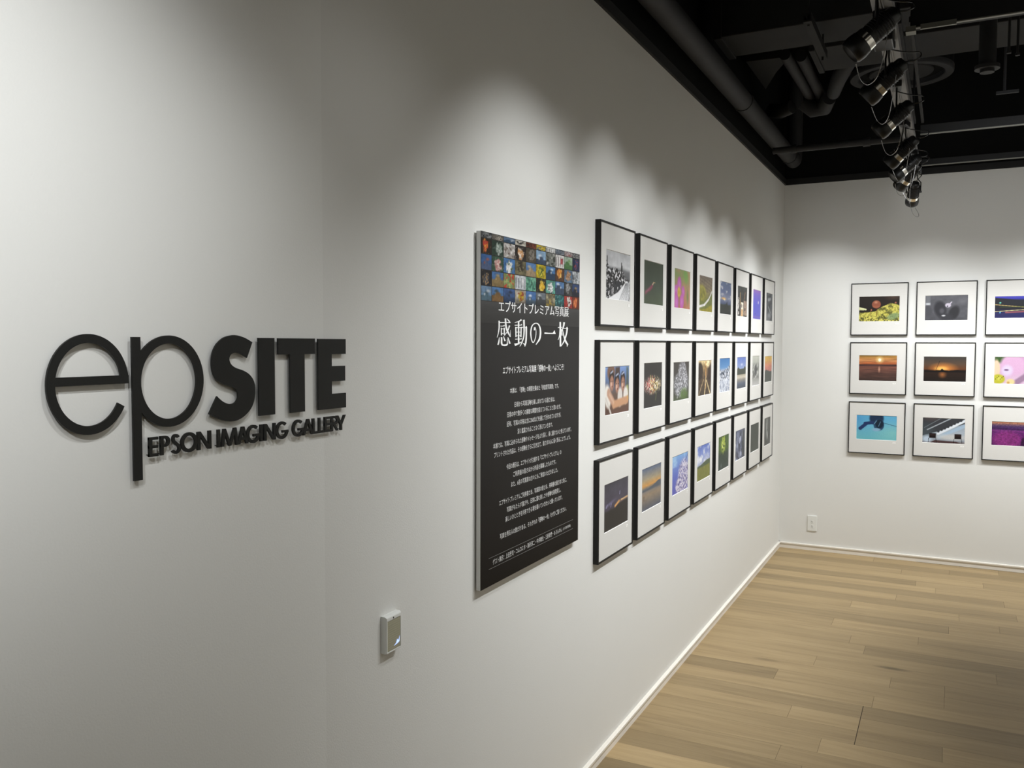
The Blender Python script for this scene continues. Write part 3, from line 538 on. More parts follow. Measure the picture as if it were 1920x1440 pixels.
for r_ in range(3):
    for c_ in range(8):
        fn, win, what = leftpics[r_][c_]
        picture((0, Y0+c_*SY, ROWZ[r_]-FH/2), 0, 10+r_*8+c_, fn, win, what,
                'black-framed photo of %s, %s row, left wall' % (what, rown[r_]), 'framed photographs on the left wall')
backpics = [
 [(P_mush, (.056, .334, .103, .289), 'brown mushroom on yellow moss'), (P_grey, (.058, .333, .107, .287), 'dark grey animal face close up'), (P_trails, (.055, .335, .119, .272), 'yellow light trails at blue night')],
 [(P_sun, (.064, .325, .100, .291), 'bright sun setting over the sea'), (P_boat, (.058, .333, .105, .285), 'dark boat silhouette at orange sunset'), (P_petal, (.063, .330, .097, .287), 'pink petals beside green and yellow fruit')],
 [(P_seal, (.056, .334, .105, .288), 'dark swimmer under turquoise water'), (P_chairs, (.061, .336, .104, .287), 'two dark chairs below a white staircase'), (P_kochia, (.058, .336, .109, .278), 'purple bushes on a hillside')]]
for r_ in range(3):
    for c_ in range(3):
        fn, win, what = backpics[r_][c_]
        picture((X0+c_*SX, L, ROWZ[r_]-FH/2), -pi/2, 60+r_*3+c_, fn, win, what,
                'black-framed photo of %s, %s row, far wall' % (what, rown[r_]), 'framed photographs on the far wall')

# ------------------------------------------------------------------ exhibition poster
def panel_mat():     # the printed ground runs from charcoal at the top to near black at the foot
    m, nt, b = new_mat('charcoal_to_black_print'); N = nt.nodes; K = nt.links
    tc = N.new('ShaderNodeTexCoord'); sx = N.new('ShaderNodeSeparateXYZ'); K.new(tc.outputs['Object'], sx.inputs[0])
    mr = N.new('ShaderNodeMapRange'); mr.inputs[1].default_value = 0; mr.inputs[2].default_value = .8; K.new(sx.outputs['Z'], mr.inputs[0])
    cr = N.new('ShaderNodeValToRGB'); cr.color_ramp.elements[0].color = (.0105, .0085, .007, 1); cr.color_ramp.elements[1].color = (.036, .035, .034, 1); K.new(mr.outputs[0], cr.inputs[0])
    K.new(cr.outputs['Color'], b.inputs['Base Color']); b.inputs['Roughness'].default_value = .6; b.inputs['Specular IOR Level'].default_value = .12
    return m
PY0, PY1, PZ0, PZ1 = 2.0491, 2.7482, .914, 1.9038
poster = empty('exhibition_poster', (0, PY0, PZ0), 'tall charcoal exhibition poster with photo mosaic and white Japanese text, left of the pictures', 'poster')
def LP(y, z): return (y-PY0, z-PZ0)
m = MB(); m.box((.006, 0, 0), (.0190, PY1-PY0, PZ1-PZ0)); m.build('foam_board', M['foam'], poster)['label'] = 'white foam board edge'
m = MB(); m.box((.0, .05, .06), (.006, PY1-PY0-.02, PZ1-PZ0-.05)); m.build('mounting_spacer', M['foam'], poster)
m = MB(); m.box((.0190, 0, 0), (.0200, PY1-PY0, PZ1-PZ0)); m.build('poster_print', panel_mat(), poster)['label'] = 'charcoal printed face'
cells = {}
grid = [  # kind, ground, second, accent
 ['T 3a3c40 8a8c8c 1c1c1e', 'O 6a645c a8a092 2a2826', 'L 5a7494 34506c e8eaec', 'O b8b2a4 1e1c1a d8d4cc', 'T 5c2c1c 84422c 2c1814', 'T c8a818 4a6480 e8d040', 'V d8d8d4 3c3c40 ffffff', 'T 5a6470 8c949c 30343c', 'T 8a7c7c c8b8b8 a03c3c', 'T 6c6c6c 9c9c9c 3c3c3c'],
 ['O 2c2018 c8402c e0a030', 'O 24382c 8c9c90 c8d0c8', 'T b0a8a0 e0dcd8 6c5c54', 'O 2c2420 e0a060 f0ece4', 'O 5c5240 8c8478 3c3428', 'L 90b4d4 3c4c64 e8f0f8', 'T 7c8078 40443c b0b0a8', 'V e0dcd8 4c4444 b82c34', 'L a8c0a8 4c7c44 78a858', 'O 182848 3c4470 b04030'],
 ['L 34609c 4c5c80 a85848', 'O 30503c c88480 e8d0c4', 'O 4478b4 f0f0ec 48603c', 'O 6c6448 342c20 948c6c', 'L 5480b8 a48c6c c8b490', 'O c0a818 5c7020 e8d440', 'L 4478b0 28405c d0dce4', 'O 5c3c28 e08830 ffd070', 'O 5c7c9c a87850 c8a07c', 'T 8c9094 d0d4d8 505458'],
 ['O 1c1c20 484c54 c89c60', 'L 4470a8 8c7448 b8a070', 'T 7c9458 b8b468 c83028', 'V c8ccd0 505458 f0f0f0', 'T 488c74 78b898 2c5c4c', 'O 1c1c18 e0b020 f4d860', 'O 58a08c f0f0ec 30383c', 'L 5480b4 3c4c64 e8ecf0', 'O 3c3c3c a0a0a0 6c6c6c', 'L 304878 1c2030 b08848'],
 ['L 6888a8 4c6878 d8dce0', 'L 4c7cb4 7c5c34 3c4848', 'L 3c5c94 34507c 1c2434', 'O a8a090 d0b028 a83c28', 'L 4878b8 50687c e8ecf4', 'L 707880 484c50 c8ccc8', 'T 706850 a8a080 c8a838', 'T 1c5458 3c8c8c 80b8b0', 'O a83028 e0d8d0 58201c', 'O 6c2c1c d86030 f09850']]
cb = [2.049, 2.110, 2.181, 2.254, 2.327, 2.398, 2.470, 2.543, 2.615, 2.684, 2.7475]
rb = [1.9035, 1.8865, 1.8435, 1.8000, 1.7570, 1.7150]
def cell(p, spec):
    k, a_, b_, c_ = spec.split(); r = p.rs.rand
    if k == 'L':
        hz = .32+.2*r(); p.grad([(0, b_), (hz-.02, b_), (hz+.02, a_), (1, a_)]); p.over(b_, p.blob(.3+.4*r(), hz, .3, .3, .3)); p.over(c_, p.blob(.3+.5*r(), hz+.3, .25, .14, .7)*.9); p.over(c_, p.blob(.2+.5*r(), hz+.05, .09, .12, .4)*.8)
    elif k == 'O':
        p.grad([(0, a_), (1, a_)]); p.mott(.3, 4, 4, 2); x, y, g = .35+.3*r(), .4+.2*r(), -50+100*r(); w = p.noise(6, 5, 2); w2 = p.noise(8, 7, 2); m_ = np.clip((p.blob(x, y, .42, .58, 1, g)*1.3+w-.85)*5, 0, 1); p.over(b_, m_); p.over(c_, m_*np.clip((w2-.55)*8, 0, 1)); p.over(c_, np.clip((w2-.72)*8, 0, 1)*.5)
    elif k == 'V':
        p.grad([(0, a_), (1, a_)])
        for i in range(4): p.over(b_, p.rect(.04+.25*i, .1, .13+.25*i, .85, .03)*.9)
        p.over(c_, p.rect(.55, .3, .85, .8, .05)*.8)
    else:
        p.grad([(0, a_), (1, a_)]); n = p.noise(5, 4, 3); p.over(b_, np.clip((n-.48)*7, 0, 1)); n = p.noise(6, 5, 2); p.over(c_, np.clip((n-.62)*9, 0, 1))
    p.mott(.18, 6, 6, 2)
m = MB(); vv = []; ff = []; cc = []
for r_ in range(5):
    for c_ in range(10):
        p = Pic(200+r_*10+c_, 20, 16 if r_ else 8); cell(p, grid[r_][c_])
        img = p.lin()*.85; 
        g_ = .0012; y0, y1 = cb[c_]+g_, cb[c_+1]-g_; z1, z0 = rb[r_]-g_, rb[r_+1]+g_
        h_, w_ = img.shape[:2]; base = len(vv)
        for j in range(h_):
            for i in range(w_):
                yy, zz = LP(y0+(y1-y0)*i/(w_-1), z0+(z1-z0)*j/(h_-1)); vv.append((.0203, yy, zz))
                fade = 1. if r_ < 4 else (.35+.65*min(1, j/(h_-1)*2.0) if 1 < c_ < 8 else 1)
                cc += [img[j, i, 0]*fade, img[j, i, 1]*fade, img[j, i, 2]*fade, 1]
        ff += [(base+j*w_+i, base+j*w_+i+1, base+(j+1)*w_+i+1, base+(j+1)*w_+i) for j in range(h_-1) for i in range(w_-1)]
# faint mirror of the mosaic under it
p = Pic(300, 60, 14); n = p.noise(16, 5, 3); p.grad([(0, '3a3836'), (1, '454545')]); p.over('555452', (n-.5)*2.*p.V)
img = p.lin(); base = len(vv)
for j in range(14):
    for i in range(60):
        yy, zz = LP(2.0495+(2.7478-2.0495)*i/59, 1.655+(1.7145-1.655)*j/13); vv.append((.0201, yy, zz)); t = (j/13)**1.2; b0 = .0338
        cc += [b0*(1-t)+img[j, i, 0]*t, b0*.97*(1-t)+img[j, i, 1]*t, b0*.93*(1-t)+img[j, i, 2]*t, 1]
ff += [(base+j*60+i, base+j*60+i+1, base+(j+1)*60+i+1, base+(j+1)*60+i) for j in range(13) for i in range(59)]
me = bpy.data.meshes.new('photo_mosaic'); me.from_pydata(vv, [], ff); a = me.color_attributes.new('Col', 'FLOAT_COLOR', 'POINT'); a.data.foreach_set('color', cc); me.update()
link('photo_mosaic', me, M['print'], poster)['label'] = 'grid of fifty small colour photographs'
# big title, brush strokes
XP = .0206
chars = [MB() for _ in range(5)]
for s in [["s",[[2.1504,1.6626],[2.1506,1.658],[2.1508,1.6533],[2.1509,1.6488],[2.1507,1.6445],[2.1503,1.6406],[2.1497,1.6368],[2.1489,1.6332],[2.1479,1.6296],[2.1466,1.6259],[2.1451,1.6223],[2.1434,1.6186],[2.1418,1.6149]],[[2.1585,1.6628],[2.1586,1.6582],[2.1587,1.6535],[2.1587,1.6489],[2.1583,1.6445],[2.1575,1.6404],[2.1563,1.6365],[2.1549,1.6328],[2.1532,1.6291],[2.151,1.6255],[2.1485,1.6219],[2.1459,1.6183],[2.1433,1.6148]]],["s",[[2.1544,1.6562],[2.225,1.6575]],[[2.1545,1.6587],[2.2251,1.6598]]],[[2.225,1.6584],[2.2109,1.6581],[2.2201,1.6634]],["s",[[2.2016,1.6693],[2.2133,1.6612]],[[2.2033,1.67],[2.2197,1.6639]]],["s",[[2.1886,1.6698],[2.1889,1.6658],[2.1893,1.6617],[2.1897,1.6576],[2.1903,1.6538],[2.1911,1.6504],[2.192,1.6471],[2.1933,1.644],[2.195,1.6407],[2.1973,1.6374],[2.2001,1.6341],[2.2032,1.6308],[2.2065,1.6278],[2.2102,1.6249],[2.2141,1.6222],[2.2182,1.6196],[2.2222,1.617]],[[2.198,1.6702],[2.1983,1.6662],[2.1987,1.6621],[2.1991,1.6581],[2.1997,1.6544],[2.2006,1.6511],[2.2016,1.648],[2.2029,1.6451],[2.2046,1.6422],[2.2069,1.6391],[2.2097,1.636],[2.2128,1.6329],[2.2157,1.6298],[2.2184,1.6269],[2.2211,1.624],[2.2239,1.6211],[2.2267,1.6182]]],["s",[[2.2259,1.6171],[2.2252,1.6373]],[[2.2219,1.6171],[2.224,1.6373]]],["s",[[2.2157,1.6506],[2.2134,1.6468],[2.2114,1.6431],[2.2091,1.6394],[2.206,1.6357],[2.2016,1.6318],[2.1964,1.6278],[2.1908,1.6238],[2.1854,1.6198]],[[2.2232,1.6497],[2.2203,1.646],[2.2176,1.6423],[2.2145,1.6385],[2.2105,1.6347],[2.2052,1.6308],[2.1992,1.627],[2.1928,1.6232],[2.1867,1.6194]]],["s",[[2.1627,1.6465],[2.1887,1.6474]],[[2.1626,1.6485],[2.1886,1.6492]]],[[2.1887,1.648],[2.1804,1.6479],[2.1857,1.6515]],["s",[[2.1643,1.6427],[2.1652,1.6213]],[[2.1703,1.6429],[2.1712,1.6214]]],["s",[[2.1821,1.6431],[2.1824,1.6228]],[[2.1898,1.6432],[2.1896,1.6228]]],["s",[[2.1673,1.6388],[2.1859,1.6391]],[[2.1673,1.6406],[2.1859,1.6408]]],["s",[[2.1682,1.6255],[2.186,1.6257]],[[2.1682,1.6273],[2.186,1.6275]]],["s",[[2.1549,1.6156],[2.1536,1.6128],[2.1523,1.6099],[2.1509,1.6071],[2.1496,1.6045],[2.1483,1.6021],[2.1469,1.5998],[2.1455,1.5974],[2.1441,1.595]],[[2.1571,1.6155],[2.1572,1.6126],[2.1574,1.6097],[2.1574,1.6068],[2.1571,1.6039],[2.1561,1.6013],[2.1548,1.5988],[2.1533,1.5964],[2.1519,1.594]]],["s",[[2.1649,1.6163],[2.1647,1.6118],[2.1644,1.607],[2.1643,1.6026],[2.1648,1.599],[2.1659,1.5963],[2.1677,1.5943],[2.1708,1.5928],[2.1749,1.5917],[2.1803,1.591],[2.1867,1.5907],[2.193,1.5908],[2.1985,1.5911],[2.2029,1.592],[2.2058,1.5933],[2.2074,1.5945],[2.209,1.5955]],[[2.1742,1.6163],[2.1742,1.6117],[2.174,1.607],[2.174,1.6027],[2.1745,1.5995],[2.1753,1.5975],[2.1759,1.5966],[2.1765,1.5962],[2.1781,1.5958],[2.1817,1.5954],[2.1868,1.5954],[2.1921,1.5956],[2.196,1.5958],[2.1979,1.596],[2.1994,1.5964],[2.2015,1.5971],[2.204,1.5979]]],["s",[[2.2096,1.5948],[2.2058,1.6114]],[[2.2023,1.5947],[2.2036,1.6114]]],["s",[[2.1787,1.6186],[2.1866,1.6047]],[[2.1823,1.6192],[2.195,1.606]]],["s",[[2.2062,1.6156],[2.2166,1.5966]],[[2.2105,1.6163],[2.2268,1.5981]]],["s",[[2.2527,1.6586],[2.2603,1.6596],[2.2683,1.6606],[2.2759,1.6616],[2.2827,1.6626],[2.2882,1.6639],[2.2926,1.6652],[2.2963,1.6664],[2.3001,1.6675]],[[2.2519,1.6598],[2.2594,1.6611],[2.2671,1.6624],[2.2743,1.6637],[2.2803,1.665],[2.2845,1.6664],[2.2876,1.6678],[2.2904,1.6693],[2.2937,1.6709]]],["s",[[2.2524,1.6505],[2.301,1.652]],[[2.2523,1.6528],[2.3009,1.6541]]],[[2.3018,1.6528],[2.2917,1.6526],[2.2982,1.6569]],["s",[[2.2735,1.6647],[2.2737,1.5954]],[[2.2824,1.6649],[2.2832,1.5954]]],["s",[[2.2553,1.6469],[2.2569,1.6169]],[[2.2628,1.6471],[2.2645,1.617]]],["s",[[2.2914,1.6476],[2.2898,1.6172]],[[2.2992,1.6476],[2.2976,1.6172]]],["s",[[2.2591,1.6437],[2.2965,1.6443]],[[2.259,1.6458],[2.2965,1.6465]]],["s",[[2.2597,1.6307],[2.2951,1.6311]],[[2.2597,1.6328],[2.2951,1.6332]]],["s",[[2.2607,1.62],[2.2937,1.6202]],[[2.2607,1.6221],[2.2937,1.6224]]],["s",[[2.2556,1.6096],[2.2983,1.6105]],[[2.2554,1.612],[2.2982,1.6126]]],[[2.2988,1.6113],[2.2905,1.6112],[2.2959,1.6144]],["s",[[2.2555,1.5904],[2.2602,1.5915],[2.2649,1.5927],[2.2699,1.5939],[2.2751,1.5953],[2.2806,1.5968],[2.2863,1.5985],[2.292,1.6002],[2.2976,1.6019]],[[2.2499,1.5978],[2.2552,1.5981],[2.2605,1.5985],[2.2657,1.5988],[2.2711,1.5994],[2.277,1.6002],[2.2832,1.6012],[2.2896,1.6023],[2.296,1.6034]]],["s",[[2.2995,1.6453],[2.3298,1.6461]],[[2.2994,1.6474],[2.3297,1.6482]]],[[2.3352,1.647],[2.3242,1.6468],[2.3313,1.6515]],["s",[[2.3242,1.6475],[2.3245,1.6406],[2.3249,1.6336],[2.3251,1.6269],[2.325,1.6208],[2.3245,1.6155],[2.3237,1.6107],[2.3228,1.6063],[2.3219,1.6024],[2.321,1.5988],[2.3201,1.5957],[2.3191,1.5927],[2.3181,1.5896]],[[2.3352,1.6477],[2.3352,1.6408],[2.3352,1.6338],[2.3351,1.627],[2.3348,1.6208],[2.3345,1.6153],[2.3341,1.6104],[2.3334,1.6059],[2.3322,1.6017],[2.3303,1.598],[2.3278,1.5949],[2.3252,1.592],[2.3228,1.5891]]],["s",[[2.3259,1.5957],[2.307,1.6003]],[[2.3192,1.5923],[2.3058,1.5997]]],["s",[[2.3068,1.6689],[2.3078,1.6636],[2.3088,1.6583],[2.3097,1.653],[2.3103,1.6472],[2.3106,1.6407],[2.3107,1.6338],[2.3103,1.627],[2.3093,1.6209],[2.3074,1.6156],[2.3046,1.6109],[2.3015,1.6065],[2.2985,1.6025],[2.2956,1.5988],[2.2925,1.5956],[2.2894,1.5925],[2.2863,1.5893]],[[2.3189,1.6695],[2.3192,1.6641],[2.3197,1.6588],[2.32,1.6533],[2.32,1.6474],[2.3198,1.6409],[2.3194,1.6338],[2.3186,1.6268],[2.3171,1.6205],[2.3146,1.615],[2.3114,1.61],[2.3078,1.6056],[2.3041,1.6015],[2.3003,1.5979],[2.2964,1.5947],[2.2924,1.5918],[2.2884,1.5888]]],["s",[[2.3906,1.6484],[2.3924,1.6459],[2.3942,1.6434],[2.3958,1.6407],[2.3967,1.6377],[2.397,1.634],[2.3967,1.6298],[2.396,1.6255],[2.395,1.6215],[2.3936,1.6177],[2.3917,1.6141],[2.3896,1.6108],[2.3873,1.608],[2.3846,1.6056],[2.3817,1.6037],[2.3791,1.6026],[2.3783,1.6024],[2.378,1.6026],[2.3761,1.6038],[2.374,1.6057],[2.3721,1.608],[2.3703,1.6108],[2.3687,1.6141],[2.3674,1.6176],[2.3664,1.6213],[2.3658,1.6251],[2.3654,1.6291],[2.3655,1.6331],[2.3663,1.6371],[2.3678,1.6414],[2.3699,1.6457],[2.3726,1.6498],[2.376,1.653],[2.3804,1.6555],[2.3859,1.6575],[2.3918,1.6589],[2.3971,1.6596],[2.4019,1.6595],[2.4065,1.6587],[2.4108,1.6573],[2.4145,1.6555],[2.4176,1.6532],[2.4203,1.6503],[2.4225,1.6469],[2.4242,1.6433],[2.4253,1.6396],[2.4258,1.6355],[2.4258,1.6314],[2.4253,1.6273],[2.4243,1.6233],[2.4229,1.6192],[2.4209,1.6153],[2.4181,1.6114],[2.4141,1.6076],[2.4089,1.6036],[2.4031,1.5995],[2.3975,1.5954]],[[2.3937,1.6489],[2.3956,1.6463],[2.3976,1.6438],[2.3994,1.6411],[2.4006,1.6379],[2.401,1.6341],[2.4009,1.6298],[2.4004,1.6254],[2.3994,1.6212],[2.398,1.6174],[2.396,1.6137],[2.3938,1.6102],[2.3914,1.6073],[2.3889,1.6047],[2.3861,1.6024],[2.3829,1.6006],[2.3783,1.5997],[2.3735,1.6006],[2.3704,1.6023],[2.3678,1.6045],[2.3655,1.6071],[2.3633,1.61],[2.3613,1.6134],[2.3596,1.6171],[2.3584,1.6209],[2.3576,1.6248],[2.3571,1.6289],[2.3573,1.6332],[2.3582,1.6375],[2.36,1.6419],[2.3625,1.6465],[2.3659,1.6508],[2.3702,1.6545],[2.3759,1.6574],[2.3827,1.6596],[2.3898,1.6612],[2.3965,1.662],[2.4031,1.6621],[2.4097,1.6613],[2.4158,1.6599],[2.4212,1.6578],[2.4256,1.6551],[2.4293,1.6518],[2.4322,1.6481],[2.4345,1.6443],[2.4361,1.6402],[2.4371,1.6359],[2.4374,1.6314],[2.437,1.6271],[2.4361,1.6227],[2.4347,1.6184],[2.4322,1.6139],[2.4282,1.6096],[2.4224,1.6055],[2.4153,1.6017],[2.4078,1.598],[2.4006,1.5944]]],["s",[[2.3842,1.6478],[2.3833,1.6386]],[[2.3906,1.648],[2.3935,1.6389]]],["s",[[2.461,1.6289],[2.4679,1.6289],[2.4745,1.6289],[2.4819,1.6289],[2.4911,1.6289],[2.5028,1.629],[2.5164,1.6291],[2.5308,1.6292],[2.5449,1.6294]],[[2.462,1.6337],[2.4688,1.6333],[2.4753,1.6329],[2.4824,1.6326],[2.4914,1.6323],[2.5029,1.6322],[2.5164,1.6322],[2.5308,1.6322],[2.545,1.6322]]],[[2.5474,1.6298],[2.5212,1.6295],[2.5381,1.6409]],["s",[[2.5662,1.6491],[2.6005,1.6506]],[[2.5658,1.6514],[2.6002,1.6526]]],["s",[[2.5776,1.6686],[2.5805,1.5887]],[[2.5899,1.6689],[2.5928,1.5887]]],["s",[[2.579,1.6477],[2.5781,1.6412],[2.5773,1.6346],[2.5764,1.6283],[2.575,1.623],[2.573,1.619],[2.5707,1.6158],[2.5681,1.6129],[2.5655,1.6099]],[[2.5855,1.6476],[2.584,1.6411],[2.5827,1.6345],[2.5812,1.6282],[2.5793,1.6227],[2.5767,1.6186],[2.5737,1.6153],[2.5706,1.6125],[2.5675,1.6096]]],["s",[[2.5909,1.6463],[2.5945,1.6243]],[[2.5938,1.6464],[2.6032,1.6247]]],["s",[[2.6085,1.6689],[2.6081,1.6656],[2.6078,1.6623],[2.6073,1.6591],[2.6063,1.6559],[2.6042,1.6523],[2.6014,1.6484],[2.5985,1.6445],[2.5962,1.6408],[2.5947,1.6376],[2.5938,1.6346],[2.5931,1.6318],[2.5923,1.6289]],[[2.6225,1.6686],[2.6212,1.6653],[2.62,1.662],[2.6185,1.6586],[2.6163,1.655],[2.6128,1.6512],[2.6086,1.6474],[2.6044,1.6437],[2.6011,1.6403],[2.5989,1.6373],[2.5973,1.6344],[2.5959,1.6316],[2.5944,1.6288]]],["s",[[2.6039,1.6477],[2.6484,1.6474]],[[2.6041,1.6497],[2.6487,1.6494]]],[[2.6493,1.648],[2.6269,1.6476],[2.6413,1.6538]],["s",[[2.6362,1.6488],[2.6348,1.6441],[2.6335,1.6394],[2.6319,1.6347],[2.6295,1.6297],[2.626,1.624],[2.6217,1.6178],[2.6169,1.6117],[2.6119,1.6062],[2.6067,1.6015],[2.6009,1.5973],[2.5949,1.5932],[2.589,1.589]],[[2.6474,1.6484],[2.6458,1.6437],[2.6444,1.639],[2.6425,1.6341],[2.6397,1.6288],[2.6357,1.623],[2.6308,1.6167],[2.6253,1.6105],[2.6194,1.6049],[2.6128,1.6001],[2.6057,1.596],[2.5985,1.5922],[2.5915,1.5883]]],["s",[[2.6008,1.6449],[2.6032,1.6384],[2.6056,1.6318],[2.6081,1.6255],[2.6108,1.6197],[2.6138,1.6147],[2.617,1.6103],[2.6204,1.6063],[2.6242,1.6028],[2.6283,1.5999],[2.6327,1.5977],[2.6369,1.5958],[2.641,1.5939]],[[2.6037,1.6452],[2.6078,1.6389],[2.6118,1.6324],[2.6159,1.6262],[2.6201,1.6208],[2.6243,1.6161],[2.6287,1.6121],[2.6329,1.6085],[2.6368,1.6053],[2.6402,1.6028],[2.6434,1.6007],[2.6467,1.5987],[2.6501,1.5965]]],["s",[[2.6393,1.5979],[2.639,1.5883]],[[2.6518,1.597],[2.6434,1.5879]]]]:
    q = (s[1]+s[2]) if s[0] == 's' else s
    yy = sum(t[0] for t in q)/len(q); m = chars[sum(yy > g_ for g_ in (2.236, 2.350, 2.450, 2.555))]
    if s[0] == 's': m.strip([LP(*t) for t in s[1]], [LP(*t) for t in s[2]], .0200, XP)
    else: m.prism([LP(*t) for t in s], .0200, XP)
for m in chars: m.build('title_character', M['white_ink'], poster)['label'] = 'large white Japanese title character'
def text_mesh(txt, y0, y1, zc, h, fatten=0., smear=0., res=2):
    c = bpy.data.curves.new('t', 'FONT'); c.body = txt; c.size = 1; c.resolution_u = res; c.offset = fatten
    o = bpy.data.objects.new('t', c); COL.objects.link(o); dg = bpy.context.evaluated_depsgraph_get(); dg.update()
    me = bpy.data.meshes.new_from_object(o.evaluated_get(dg)); bpy.data.objects.remove(o); bpy.data.curves.remove(c)
    co = np.empty(len(me.vertices)*3, dtype=np.float32); me.vertices.foreach_get('co', co); co = co.reshape(-1, 3)
    a_ = co[:, 0].min(); b_ = co[:, 0].max(); s = (y1-y0)/(b_-a_)
    fs = [tuple(pp.vertices) for pp in me.polygons]
    out = []
    for si, sh in enumerate((0,) if not smear else (-smear, 0, smear)):
        out.append([(XP+.00008*si, float(y0+(q[0]-a_)*s+sh), float(zc+(q[1]-.36)*h)) for q in co])
    bpy.data.meshes.remove(me)
    return out, fs
def add_text(mb, *a, **k):
    outs, fs = text_mesh(*a, **k)
    for vs in outs: mb.add([(v[0], *LP(v[1], v[2])) for v in vs], fs)
def flat_build(mb, name, mat):
    me = bpy.data.meshes.new(name); me.from_pydata(mb.v, [], mb.f)
    bm = bmesh.new(); bm.from_mesh(me)
    for f in bm.faces:
        if f.normal.x < 0: f.normal_flip()
    bm.to_mesh(me); bm.free()
    return link(name, me, mat, poster)
m = MB(); add_text(m, 'エプサイトプレミアム写真展', 2.152, 2.652, 1.7030, .036, -.004, .0007, 4)
flat_build(m, 'subtitle_lettering', M['white_ink'])['label'] = 'white Japanese line above the title'
m = MB(); add_text(m, 'エプサイトプレミアム写真展「感動の一枚」へようこそ！', 2.178, 2.616, 1.5205, .0235, .008, 0, 2)
flat_build(m, 'heading_lettering', M['white_ink'])['label'] = 'white welcome line'
m = MB()
body = [('本展は、「感動」の瞬間を集めた「参加型写真展」です。', 2.224, 2.574, 1.4600), ('日頃から写真活動を楽しまれている皆さまは、', 2.253, 2.544, 1.4180),
 ('日常の中で数多くの素敵な瞬間を捉えていることと思います。', 2.206, 2.594, 1.3910), ('近年、写真の共有は主にSNSなどを通じて行われていますが、', 2.203, 2.594, 1.3635), ('深く鑑賞されることなく消えていきます。', 2.273, 2.527, 1.3365),
 ('本展では、写真に込められた感動やメッセージをより深く、長く届けたいと考えています。', 2.120, 2.680, 1.3080), ('プリントされた作品は、その感動をさらに引き立て、皆さまの心に長く残ることでしょう。', 2.126, 2.674, 1.2820),
 ('今回の展示は、エプサイトが主催する「エプサイトプレミアム」の', 2.202, 2.598, 1.2390), ('ご利用者の皆さまから作品を募集したものです。', 2.246, 2.556, 1.2120), ('また、6名の写真家の方々にもご参加いただきました。', 2.232, 2.570, 1.1835),
 ('エプサイトプレミアムご利用者さま、写真家の皆さま、来場者の皆さまと共に、', 2.157, 2.645, 1.1405), ('写真がもたらす喜びや、日常に潜む美しさや感動を再発見し、', 2.205, 2.596, 1.1135), ('楽しいひとときを共有できる場を築いていきたいと願っています。', 2.196, 2.608, 1.0865),
 ('写真を撮る人の数だけある、それぞれの「感動の一枚」をぜひご覧ください。', 2.162, 2.643, 1.0425), ('ゲスト展示：上田晃司・コムロミホ・高砂淳二・中井精也・三好和義・もろんのん', 2.119, 2.606, .9780)]
for t, a_, b_, z_ in body: add_text(m, t, a_, b_, z_, .0175, .006, 0, 2)
add_text(m, '(五十音順 敬称略)', 2.614, 2.680, .9775, .0105, .0, 0, 1)
flat_build(m, 'body_lettering', M['body_ink'])['label'] = 'small pale centred Japanese paragraphs'
m = MB()
for z_ in (.9935, .9625): y_, zz = LP(2.096, z_); m.box((.0200, y_, zz), (XP, y_+.606, zz+.0008))
m.build('rule_line', M['rule_ink'], poster)

# ------------------------------------------------------------------ small wall unit and socket
u = empty('wall_unit', (0, 1.608, .878), 'small white plastic wall unit with shiny ribbed window, left of the poster bottom', 'wall unit')
m = MB()
w_, h_ = .0615, .0880
# housing: sloped shoulders, open window recess
O = [(0, 0), (w_, 0), (w_, h_), (0, h_)]; I = [(.002, .001), (w_-.002, .001), (w_-.002, h_-.004), (.002, h_-.004)]; J = [(.0045, .004), (w_-.004, .004), (w_-.004, h_-.012), (.0045, h_-.012)]
vs = [(0, *p) for p in O]+[(.012, *p) for p in O]+[(.0165, *p) for p in I]+[(.0165, *p) for p in J]+[(.0145, *p) for p in J]
fs = [(3, 2, 1, 0)]
for lv in range(4): fs += [(lv*4+i, lv*4+(i+1) % 4, lv*4+4+(i+1) % 4, lv*4+4+i) for i in range(4)]
fs.append((16, 17, 18, 19)); m.add(vs, fs); m.build('housing', M['plastic'], u, bevel=.0008)
m = MB(); m.add([(.0157, .0050, .0045), (.0157, w_-.0045, .0045), (.0157, w_-.0045, h_-.0125), (.0157, .0050, h_-.0125)], [(0, 1, 2, 3)]); m.build('clear_window', M['window'], u)
m = MB(); m.lathe([(0, .0001), (0, .0022), (.0008, .0020), (.0008, .0001)], (.0163, .028, h_-.0075), (1, 0, 0), 16); m.build('sensor_dot', M['slot'], u)
m = MB()
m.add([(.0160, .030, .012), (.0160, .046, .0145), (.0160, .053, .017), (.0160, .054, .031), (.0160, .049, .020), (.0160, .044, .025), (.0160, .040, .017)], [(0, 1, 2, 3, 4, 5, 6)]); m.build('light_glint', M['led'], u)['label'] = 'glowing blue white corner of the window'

sk = empty('power_outlet', (.2142, L, .1510), 'white double power outlet plate low on the far wall near the corner', 'outlet', rz=-pi/2)
m = MB(); m.box((0, 0, 0), (.0075, .070, .1205)); m.build('cover_plate', M['plastic'], sk, bevel=.002)
for zz in (.072, .036):
    m = MB(); m.lathe([(0, .0001), (0, .0118), (.0012, .0115), (.0012, .0001)], (.0075, .035, zz), (1, 0, 0), 24)
    s_ = m.build('socket', M['plastic'], sk)
    m = MB()
    m.box((.0086, .0295, zz+.0005), (.0091, .0312, zz+.0075)); m.box((.0086, .0388, zz+.0005), (.0091, .0405, zz+.0075)); m.lathe([(0, .0001), (0, .0022), (.0005, .0022), (.0005, .0001)], (.0086, .035, zz-.005), (1, 0, 0), 12)
    m.build('slot', M['slot'], s_)

